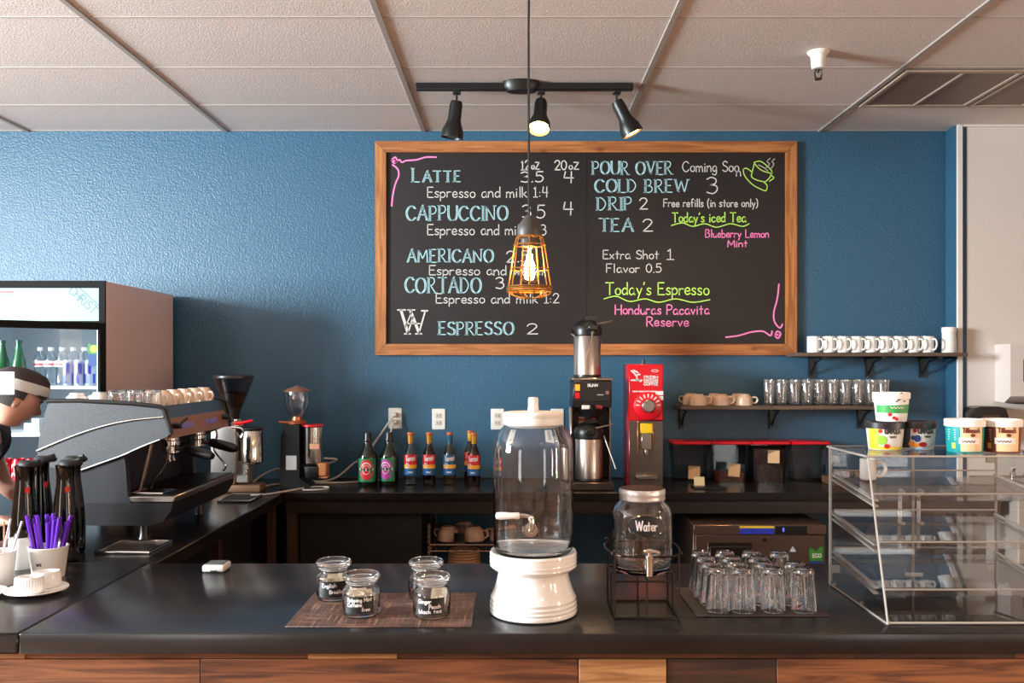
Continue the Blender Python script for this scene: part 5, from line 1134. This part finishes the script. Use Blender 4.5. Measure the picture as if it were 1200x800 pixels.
def tea_jar(loc, rz, lines, label, bags, bagm=BAGP):
    t = thing('tea_jar', label, 'jar', loc, rz, 'glass tea jars on the placemat')
    MB().lathe([(0, 0), (.044, 0), (.0505, .005), (.0525, .013), (.0525, .066), (.049, .076), (.040, .082), (.0395, .089), (.0435, .092), (.043, .096)]+[(.040, .096), (.0365, .090), (.037, .081), (.046, .074), (.0495, .065), (.0495, .015), (.045, .009), (0, .007)], 44).build('glass_body', MATS['dispenser_solid_glass'], t, 60)
    lid = MB().lathe([(0, .086), (.033, .087), (.035, .096), (.046, .0975), (.0515, .102), (.053, .108), (.0505, .113), (.046, .1155), (.041, .114), (.036, .109), (0, .108)], 44).build('glass_lid', MATS['dispenser_solid_glass'], t, 60)
    MB().torus(.036, .0022, .0905, 40, 6).build('seal', WHITEP, lid)
    if lines:
        l = MB(); patch(l, .0528, -PI/2, .80, .016, .062, 16); lo = l.build('black_label', MATS['label_black'], t)
        w = MB()
        for (tx, a, b, v, h) in lines: write(w, tx, a, b, v, h, cylfn(.0536, -PI/2), .0020, slope=.04)
        w.build('chalk_lettering', MATS['label_white'], lo)
    for i, (bx, by, bz, ry, rz2) in enumerate(bags):
        b = MB(); n = 6
        vs = []
        for j in range(n+1):
            for k in range(n+1):
                u, v = j/n-.5, k/n-.5; vs.append((u*.044, .004*math.sin(5*u+i)+.003*v, v*.048))
        top = [(x, y+.002+.004*(1-(2*x/.044)**2)*(1-(2*z/.048)**2), z) for x, y, z in vs]; N = len(vs)
        fs = []
        for j in range(n):
            for k in range(n):
                a = j*(n+1)+k; fs += [(a, a+1, a+n+2, a+n+1), (N+a, N+a+n+1, N+a+n+2, N+a+1)]
        for k in range(n):
            for (a, c) in ((k, k+1), (n*(n+1)+k, n*(n+1)+k+1), (k*(n+1), (k+1)*(n+1)), (k*(n+1)+n, (k+1)*(n+1)+n)): fs.append((a, c, N+c, N+a))
        b.add(vs+top, fs, T(0, 0, 0, 0, ry, 0))
        o = solo('tea_bag', b, bagm, 'paper tea bag inside the %s' % label.split(' on ')[0], 'tea bag', (loc[0]+bx, loc[1]+by, loc[2]+bz), rz2, 'tea bags in the %s' % label.split(' on ')[0])
    return t
BB = [(0, -.030, .036, 0, .1), (-.012, -.016, .046, .2, -.2), (.014, -.008, .044, -.25, .15), (0, .010, .040, .1, .3), (-.008, .024, .042, -.2, -.1)]
BB2 = [(-.010, -.022, .040, .15, .2), (.010, -.012, .050, -.2, -.15), (0, .004, .046, .1, .1), (.005, .02, .042, -.1, .25)]
tea_jar((fx(392.5, 2.60), 2.585, ZM), .12, [('English', -.032, .012, .044, .011), ('Bre', -.008, .010, .027, .010), ('akfast', .011, .034, .027, .010)], 'tea jar with label starting English, behind at left on the placemat', BB2)
tea_jar((fx(423.5, 2.42), 2.42, ZM), .05, [('Relaxing Mint', -.034, .036, .047, .010), ('Caffeine', -.034, .008, .034, .010), ('free', .008, .030, .022, .010)], 'tea jar with label reading Relaxing Mint, front left on the placemat', BB)
tea_jar((fx(500, 2.60), 2.585, ZM), 0, None, 'tea jar without a visible label, back right on the placemat', [])
tea_jar((fx(506.5, 2.42), 2.405, ZM), .0, [('Ginger', -.034, .004, .047, .011), ('Peach', -.002, .030, .034, .010), ('black tea', -.032, .032, .020, .010)], 'tea jar with label reading Ginger Peach, front right on the placemat', [(.018, .02, .052, .1, -.2), (0, .012, .020, PI/2, .3)])

# ================================================================== card reader, straws, creamer, carafes
t = thing('card_reader', 'small white and grey card reader on the back edge of the bar', 'card reader', (fx(254, 2.96), 2.96, TOPZ))
MB().box(-.038, .038, -.038, .038, 0, .024, .007, seg=3).build('body', WHITEP, t)
MB().box(-.030, .030, -.030, .030, .0235, .027, .003).build('screen', M('reader_grey', (96, 98, 98), .3), t)
MB().box(-.008, .014, -.0395, -.037, .003, .007).build('card_slot', BLACKP, t)
t = thing('saucer', 'white oval saucer under the white ramekins at the bar corner', 'saucer', (fx(43, 2.66), 2.66, TOPZ))
MB().lathe([(0, .0), (.05, 0), (.07, .006), (.090, .014), (.088, .017), (.06, .009), (0, .006)], 40).build('dish', WHITEC, t)
def ramekin(loc, label, rz=0):
    t = thing('ramekin', label, 'ramekin', loc, rz)
    b = MB().lathe([(0, 0), (.036, 0), (.0375, .004), (.035, .046), (.033, .049), (.031, .046), (.033, .006), (0, .006)], 40, Matrix.Diagonal((1.15, .8, 1, 1))); b.build('dish', WHITEC, t)
    fl_ = MB()
    for i in range(36):
        a = 2*PI*i/36; fl_.tube([(.0378*1.15*math.cos(a), .0378*.8*math.sin(a), .006), (.0356*1.15*math.cos(a), .0356*.8*math.sin(a), .044)], .0012, 4)
    fl_.build('fluting', WHITEC, t)
    return t
r0 = ramekin((fx(34, 2.635), 2.635, TOPZ+.0085), 'white fluted ramekin left on the saucer, before the straws'); dup(r0, (fx(54, 2.705), 2.705, TOPZ+.0085), .3, 'white fluted ramekin right on the saucer, nearer the straw cup')
solo('saucer', MB().lathe([(0, .0), (.05, 0), (.07, .006), (.080, .012), (.078, .015), (.06, .009), (0, .006)], 40), WHITEC, 'white saucer cut off by the left edge of the photo', 'saucer', (fx(-26, 2.62), 2.62, TOPZ))
def paper_cup(loc, label, rt, rb, h, m=PAPER):
    t = thing('paper_cup', label, 'cup', loc, .2)
    MB().lathe([(0, .004), (rb, .004), (rb, 0), (rb+.001, 0), (rt, h-.003), (rt+.002, h), (rt-.001, h+.002), (rt-.003, h), (rb-.003, .008), (0, .008)], 40).build('body', m, t); return t
scx, scy = fx(57, 2.87), 2.87
t = paper_cup((scx, scy, TOPZ), 'white paper cup holding purple straws', .060, .047, .10)
w = MB(); fn = cylfn(.0560, -PI/2-.2); write(w, 'wa', -.012, .004, .045, .014, lambda u, v: cylfn(.0474+.013*v/.10+.0006, -PI/2-.2)(u, v), .003); w.build('logo', M('logo_grey', (70, 66, 66), .6), t)
PUR = M('straw_purple', (92, 30, 170), .3)
random.seed(5)
for i in range(19):
    k = i/18*2-1; a = random.uniform(0, 2*PI); by = .013*math.sin(a)
    bx = k*.024; tx = k*.068+random.uniform(-.006, .006); ty = by*1.6+random.uniform(-.004, .004); hh = random.uniform(.175, .205)
    solo('straw', MB().tube([(bx, by, .009), (tx, ty, hh)], .0068, 10), PUR, 'purple straw standing in the white paper cup', 'straw', (scx, scy, TOPZ), group='purple straws in the paper cup')
s2x, s2y = fx(-4, 2.76), 2.76
paper_cup((s2x, s2y, TOPZ), 'white paper cup of stirring sticks at the left edge', .056, .045, .105)
STK = wood('stick_wood', (196, 150, 112), (214, 172, 134), 'z', .6, 12, False)
for i in range(6):
    k = i/5*2-1
    solo('stir_stick', MB().box(-.003, .003, -.0008, .0008, 0, .19, .0005), STK, 'brown stirring stick standing in the paper cup at the left edge', 'stir stick', (s2x+.03*k, s2y+.012*math.sin(i*2.1), TOPZ+.009), .3*i, 'stirring sticks in the paper cup')
for i, (a, b) in enumerate((((.012, -.02, .009), (.062, -.03, .215)), ((.02, .0, .009), (.075, .01, .20)))):
    solo('straw', MB().tube([a, b], .0032, 8), M('straw_white', (225, 215, 225), .4), ['thin pale straw leaning right out of the stick cup, the nearer one', 'thin pale straw leaning right out of the stick cup, the farther one'][i], 'straw', (s2x, s2y, TOPZ))
t = thing('sugar_canister', 'white canister standing behind the paper cups at the left', 'canister', (fx(24, 2.99), 2.99, TOPZ))
MB().lathe([(0, 0), (.040, 0), (.042, .004), (.036, .10), (.034, .104), (0, .105)], 32).build('body', WHITEP, t)
MB().lathe([(.012, .105), (.022, .105), (.020, .118), (.008, .130), (0, .131)], 20).build('lid', BLACKP, t)
t = thing('squeeze_bottle', 'slim white bottle between the straw cup and the carafes', 'bottle', (fx(66, 2.975), 2.975, TOPZ))
MB().lathe([(0, 0), (.018, 0), (.019, .003), (.017, .09), (.008, .105), (.006, .118), (0, .120)], 24).build('body', WHITEP, t)
def carafe(loc, label, rz):
    t = thing('carafe', label, 'bottle', loc, rz, 'dark red carafes by the espresso machine')
    MB().lathe([(0, 0), (.040, 0), (.046, .006), (.047, .09), (.044, .16), (.038, .22), (.032, .265), (.030, .30), (.033, .338), (.034, .342)], 36).build('glass_body', RUBY, t)
    MB().lathe([(0, .012), (.041, .012), (.042, .09), (.040, .16), (.034, .218), (.028, .262), (.0265, .30), (0, .301)], 32).build('dark_filling', M('dark_cherry', (34, 6, 10), .12, coat=.5), t)
    MB().lathe([(0, .340), (.035, .340), (.039, .344), (.039, .352), (.034, .358), (.02, .36), (0, .36)], 32, T(0, 0, 0, .0, 0.05)).tube([(.02, 0, .353), (.05, 0, .362)], .006, 8).build('lid', RUBBER, t)
    l = MB(); patch(l, .0338, -PI/2+.55, .22, .245, .268, 6); l.build('red_sticker', M('sticker_red', (220, 40, 44), .5), t)
    return t
k0 = carafe((fx(29, 3.08), 3.08, TOPZ), 'dark red carafe leftmost of four, behind the stick cup', .2)
dup(k0, (fx(46, 3.22), 3.225, TOPZ), .6, 'dark red carafe second from the left, farther back'); dup(k0, (fx(70, 3.06), 3.10, TOPZ), .1, 'dark red carafe third from the left, right behind the straws'); dup(k0, (fx(86.5, 3.25), 3.235, TOPZ), -.2, 'dark red carafe rightmost of four, before the grey machine side')
t = thing('sign_card', 'white card sign at the left edge before the barista', 'sign', (fx(-6, 2.93), 2.96, TOPZ))
MB().lathe([(0, 0), (.04, 0), (.04, .006), (.008, .012), (0, .012)], 24, T(-.01)).rod((-.01, 0, .01), (-.01, .003, .66), .005).build('stand', BLACKM, t)
c_ = MB().box(-.055, .050, -.004, -.001, .598, .675).build('card', PAPER, t)
w = MB()
for i, (a, b) in enumerate(((-.045, .03), (-.04, .035), (-.045, .02), (-.03, .025))): ribbon(w, [(a, .66-.014*i), (b, .66-.014*i)], .0025, lambda u, v: (u, -.0045, v))
w.build('print_lines', M('print_grey', (120, 118, 116), .6), c_)

# ================================================================== acrylic pastry case
PX0, PX1, PB, PT = 1.0, 1.535, 2.76, 1.347-TOPZ
YF0, YF1 = 2.33, 2.462                                   # front at the bottom, front at the top
pc = thing('pastry_case', 'clear acrylic pastry case with three empty sloping trays on the bar', 'display case', (PX0, YF0, TOPZ))
Wd, D0, D1 = PX1-PX0, YF1-YF0, PB-YF0
th = .005
def panel(poly, a, b, axis, name, m=ACRYL): return MB().prism(poly, a, b, axis).build(name, m, pc)
sidep = [(0, .003), (D1, .003), (D1, PT), (D0, PT)]
for (a, lab) in ((0, 0), (Wd-th, 1)):
    sp_ = panel(sidep, a, a+th, 'x', 'side_panel')
    e = MB()
    for p, r in zip(sidep, sidep[1:]+sidep[:1]):
        e.rod((a+th/2, p[0], p[1]), (a+th/2, r[0], r[1]), .0028, 6)
    e.build('polished_edge', ACEDGE, sp_)
    for (zb, zf) in ((1.249, 1.216), (1.124, 1.092), (1.005, .973)):
        s = 1 if a == 0 else -1; xx = th if a == 0 else Wd-2*th
        f_ = lambda y: zb-TOPZ+(zf-zb)*(D1-y)/(PB-2.427)
        yf = (2.427-YF0)
        MB().prism([(D1-.01, f_(D1-.01)), (yf, f_(yf)), (yf, f_(yf)-.005), (D1-.01, f_(D1-.01)-.005)], xx, xx+th+.008 if s > 0 else xx-.008, 'x').prism([(D1-.01, f_(D1-.01)+.016), (yf, f_(yf)+.016), (yf, f_(yf)+.011), (D1-.01, f_(D1-.01)+.011)], xx, xx+th+.008 if s > 0 else xx-.008, 'x').build('tray_rail', ACEDGE, sp_)
tp = panel([(D0-.004, PT), (D1+.004, PT), (D1+.004, PT+.005), (D0-.004, PT+.005)], -.004, Wd+.004, 'x', 'top_panel')
e = MB().tube([(-.004, D0-.004, PT+.0025), (Wd+.004, D0-.004, PT+.0025), (Wd+.004, D1+.004, PT+.0025), (-.004, D1+.004, PT+.0025)], .0032, 6, True); e.build('polished_edge', ACEDGE, tp)
panel([(0, 0), (D1, 0), (D1, .004), (0, .004)], 0, Wd, 'x', 'bottom_panel')
fp = MB().prism([(0, .006), (.004, .006), (D0+.004, PT-.001), (D0, PT-.001)], th, Wd-th, 'x').build('front_panel', ACRYL, pc)
MB().rod((th, .002, .006), (Wd-th, .002, .006), .0035, 6).build('polished_edge', ACEDGE, fp)
for i, (zb, zf) in enumerate(((1.249, 1.216), (1.124, 1.092), (1.005, .973))):
    f_ = lambda y: zb-TOPZ+(zf-zb)*(D1-y)/(PB-2.427)+.006
    y0 = D0*f_(0)/PT+.022; y0 += .0
    ty = [(D1-.012, f_(D1)+.02), (D1-.015, f_(D1)), (y0+.02, f_(y0+.02)), (y0+.004, f_(y0)+.004), (y0, f_(y0)+.022)]
    lo = [(y, z-.003) for y, z in reversed(ty)]
    tr_ = MB().prism(ty+lo, 2*th+.002, Wd-2*th-.002, 'x').build('tray', ACRYL, pc)
    MB().rod((2*th+.002, y0, f_(y0)+.022), (Wd-2*th-.002, y0, f_(y0)+.022), .0030, 6).rod((2*th+.002, D1-.012, f_(D1)+.02), (Wd-2*th-.002, D1-.012, f_(D1)+.02), .0028, 6).build('tray_lip', ACEDGE, tr_)
for (a, b, hx) in ((th, Wd/2-.001, Wd/2-.030), (Wd/2+.001, Wd-th, Wd/2+.030)):
    d = MB().box(a, b, D1-.004, D1+.001, .012, PT-.004).build('door', ACRYL, pc)
    e = MB()
    for x in (a+.001, b-.001): e.rod((x, D1-.0015, .012), (x, D1-.0015, PT-.004), .0024, 6)
    e.build('polished_edge', ACEDGE, d)
    MB().tube(cat([(hx, D1, .295), (hx, D1+.020, .297), (hx, D1+.026, .285), (hx, D1+.026, .205), (hx, D1+.020, .193), (hx, D1, .195)], 6), .006, 10).build('handle', M('handle_clear', (225, 220, 214), .15), d)
    for z in (.05, .40): MB().box(a if a < .1 else b-.03, a+.03 if a < .1 else b, D1-.002, D1+.006, z-.012, z+.012, .002).build('hinge', ACEDGE, d)
MB().box(Wd/2-.028, Wd/2+.028, D1-.010, D1-.004, .028, .040, .002).build('door_stop', M('handle_clear'), pc)
for (x, y) in ((.012, .02), (.012, .20), (.012, D1-.02), (Wd-.012, .02), (Wd-.012, D1-.02)): MB().cyl(.006, 0, .006, 12, T(x, y, .004)).build('screw', CHROME, pc)

ZC = TOPZ+PT+.005
def tub(loc, label, rb, rt, h, bodym, lidm, lid_h=.016, rz=0, deco=None):
    t = thing('ice_cream_tub', label, 'tub', loc, rz)
    MB().lathe([(0, 0), (rb, 0), (rb+.001, .003), (rt, h-lid_h), (0, h-lid_h)], 40).build('carton', bodym, t)
    MB().lathe([(rt-.001, h-lid_h-.006), (rt+.003, h-lid_h-.005), (rt+.0035, h-.003), (rt+.001, h), (rt-.006, h-.001), (rt-.008, h-.004), (0, h-.004)], 40).build('lid', lidm, t)
    if deco: deco(t, lambda a, off=.0008: (lambda u, v: (lambda r: (r*math.cos(-PI/2+a+u/r), r*math.sin(-PI/2+a+u/r), v))(rb+(rt-rb)*v/(h-lid_h)+off)))
    return t
def disc(mb, u0, v0, ru, rv, fn, n=18):
    mb.add([fn(u0, v0)]+[fn(u0+ru*math.cos(2*PI*i/n), v0+rv*math.sin(2*PI*i/n)) for i in range(n)], [(0, 1+i, 1+(i+1) % n) for i in range(n)])
def sheet(mb, u0, u1, v0, v1, fn, n=16, vt=None):
    vs = []
    for i in range(n+1):
        u = u0+(u1-u0)*i/n; vs += [fn(u, v0), fn(u, v1 if vt is None else vt(u))]
    mb.add(vs, [(2*i, 2*i+2, 2*i+3, 2*i+1) for i in range(n)])
TW, TK = M('tub_white', (228, 224, 218), .45), M('tub_dark_lid', (40, 36, 38), .35)
def col(n, c=(128, 128, 128)): return M('tub_'+n, c, .45)
def art(t, name, m, build): b = MB(); build(b); return b.build(name, m, t)
def deco_yellow(t, F_):
    f = F_(0); art(t, 'yellow_band', col('yellow', (240, 215, 40)), lambda b: (sheet(b, -.062, -.024, .002, .068, f), sheet(b, -.024, .06, .002, .010, f)))
    f = F_(0, .0016); art(t, 'apple_print', col('green', (150, 205, 60)), lambda b: (disc(b, -.016, .030, .014, .014, f),))
    art(t, 'cherry_print', col('cherry', (205, 30, 40)), lambda b: (disc(b, -.002, .012, .008, .007, F_(0, .0022)), disc(b, -.022, .057, .006, .006, F_(0, .0022))))
    art(t, 'lettering', col('ink', (50, 46, 46)), lambda b: (write(b, 'UMPQUA', -.008, .042, .050, .014, f, .0036), scrib(b, 1, .006, .030, .037, .009, f, .002)))
def deco_blue(t, F_):
    f = F_(0); art(t, 'dark_band', col('navy', (52, 58, 70)), lambda b: sheet(b, -.062, -.028, .004, .068, f))
    f2 = F_(0, .0016); art(t, 'blueberry_print', col('blueberry', (44, 62, 120)), lambda b: (disc(b, -.008, .034, .010, .011, f2), disc(b, -.020, .036, .007, .007, f2)))
    art(t, 'orange_print', col('orange', (236, 150, 40)), lambda b: (disc(b, -.024, .017, .009, .009, F_(0, .0022)), disc(b, -.010, .014, .007, .007, F_(0, .0022))))
    art(t, 'berry_print', col('berry', (150, 24, 34)), lambda b: (disc(b, .008, .016, .012, .008, F_(0, .0022)), disc(b, -.016, .058, .006, .006, F_(0, .0022))))
    art(t, 'lettering', col('ink'), lambda b: (write(b, 'UMPQUA', -.006, .044, .050, .014, f2, .0036), scrib(b, 1, .012, .036, .037, .009, f2, .002)))
    art(t, 'pale_swirl', col('sky', (150, 190, 225)), lambda b: ribbon(b, [(p.x, p.y) for p in cat([(-.03, .004, 0), (0, .003, 0), (.03, .010, 0), (.045, .022, 0)], 5)], .004, f2))
def deco_green(t, F_):
    f = F_(0); art(t, 'green_band', col('leaf', (60, 150, 76)), lambda b: sheet(b, -.06, .06, .026, .052, f, 18, lambda u: .050+.05*u if u > 0 else .050))
    f2 = F_(0, .0016); art(t, 'cherry_print', col('cherry'), lambda b: (disc(b, -.014, .022, .006, .006, f2), disc(b, -.002, .012, .005, .005, f2), disc(b, .006, .008, .005, .005, f2)))
    art(t, 'emblem', col('ink'), lambda b: (ribbon(b, [(p.x, p.y) for p in cat([(.010, .083, 0), (.022, .086, 0), (.016, .072, 0), (.010, .066, 0)], 5)], .005, f2), ribbon(b, [(.004, .062), (.032, .062)], .004, f2)))
    art(t, 'lettering', col('cream', (235, 230, 215)), lambda b: scrib(b, 1, -.012, .034, .040, .008, f2, .0018))
tub((fx(1037, 2.66), 2.66, ZC), 'ice cream tub with yellow print and dark lid, left on the case', .047, .0545, .085, TW, TK, rz=-.25, deco=deco_yellow)
tub((fx(1074.5, 2.675), 2.675, ZC), 'ice cream tub with blueberry print and dark lid on the case', .047, .0540, .085, TW, TK, rz=-.25, deco=deco_blue)
tub((fx(1044, 2.67), 2.667, ZC+.085), 'white and green ice cream tub on top of two dark-lidded tubs', .043, .0510, .088, TW, TW, .014, -.2, deco=deco_green)
def deco_wrap(dark, nm):
    def d(t, F_):
        f = F_(0); art(t, 'cream_panel', col('creampanel', (226, 196, 150)), lambda b: sheet(b, -.004, .062, .004, .076, f))
        f2 = F_(0, .0014); art(t, 'white_label', TW, lambda b: sheet(b, -.008, .050, .026, .044, f2))
        art(t, 'lettering', col('brownink', (110, 46, 30)), lambda b: (write(b, 'Tillamook', .002, .052, .060, .013, F_(0, .002), .0034), scrib(b, 1, .000, .042, .031, .008, F_(0, .002), .0022)))
        art(t, 'emblem', col('brownink'), lambda b: disc(b, .030, .052, .007, .005, F_(0, .002)))
        art(t, 'gold_print', col('gold', (220, 170, 60)), lambda b: sheet(b, -.030, -.018, .012, .028, f2))
        art(t, 'side_print', col('pale', (190, 215, 205) if nm == 'vanilla' else (170, 100, 70)), lambda b: [ribbon(b, [(-.044, .066-.007*i), (-.018, .066-.007*i)], .0022, f2) for i in range(5)])
    return d
tub((fx(1130.5, 2.575), 2.575, ZC), 'teal ice cream tub with white lid standing on the pastry case', .0475, .0525, .097, M('tub_teal', (16, 140, 140), .4), TW, .016, -.62, deco_wrap(0, 'vanilla'))
tub((fx(1173.5, 2.575), 2.575, ZC), 'brown ice cream tub with white lid at the right edge', .0475, .0535, .097, M('tub_brown', (118, 50, 32), .4), TW, .016, -.70, deco_wrap(1, 'mudslide'))
t = thing('price_card', 'small white folded card between the two white-lidded tubs', 'card', (fx(1153, 2.66), 2.66, ZC))
MB().box(-.013, .013, -.001, .001, 0, .026, 0, T(0, -.004, 0, -.2)).box(-.013, .013, -.001, .001, 0, .026, 0, T(0, .006, 0, .2)).build('card', PAPER, t)
# mug and pastries seen through the case
mg = mug((fx(1018, 2.70), 2.705, TOPZ+.341), 'small white mug seen through the left end of the pastry case', -.3, .0245, .066, None)
t = thing('serving_board', 'thin wooden board on the back counter behind the pastry case', 'board', (fx(987, 5.12), 5.08, TOPZ))
MB().box(-.11, .11, -.08, .08, .0, .045, .006).build('board', wood('board_wood', (84, 56, 40), (112, 76, 54), 'x', .5, 10, False), t)
b0 = None
for i in range(3):
    loc = (fx(987, 5.12)-.070+.07*i, 5.05, TOPZ+.045); lb = 'brown bun on the board behind the pastry case, %s from the left' % ORD[i]
    if b0 is None: b0 = solo('bun', MB().lathe([(0, 0), (.026, 0), (.033, .012), (.031, .030), (.018, .042), (0, .045)], 24), M('bun_brown', (128, 86, 64), .6, var=(40, (104, 68, 50))), lb, 'bun', loc, group='buns on the board')
    else: dup(b0, loc, i, lb)
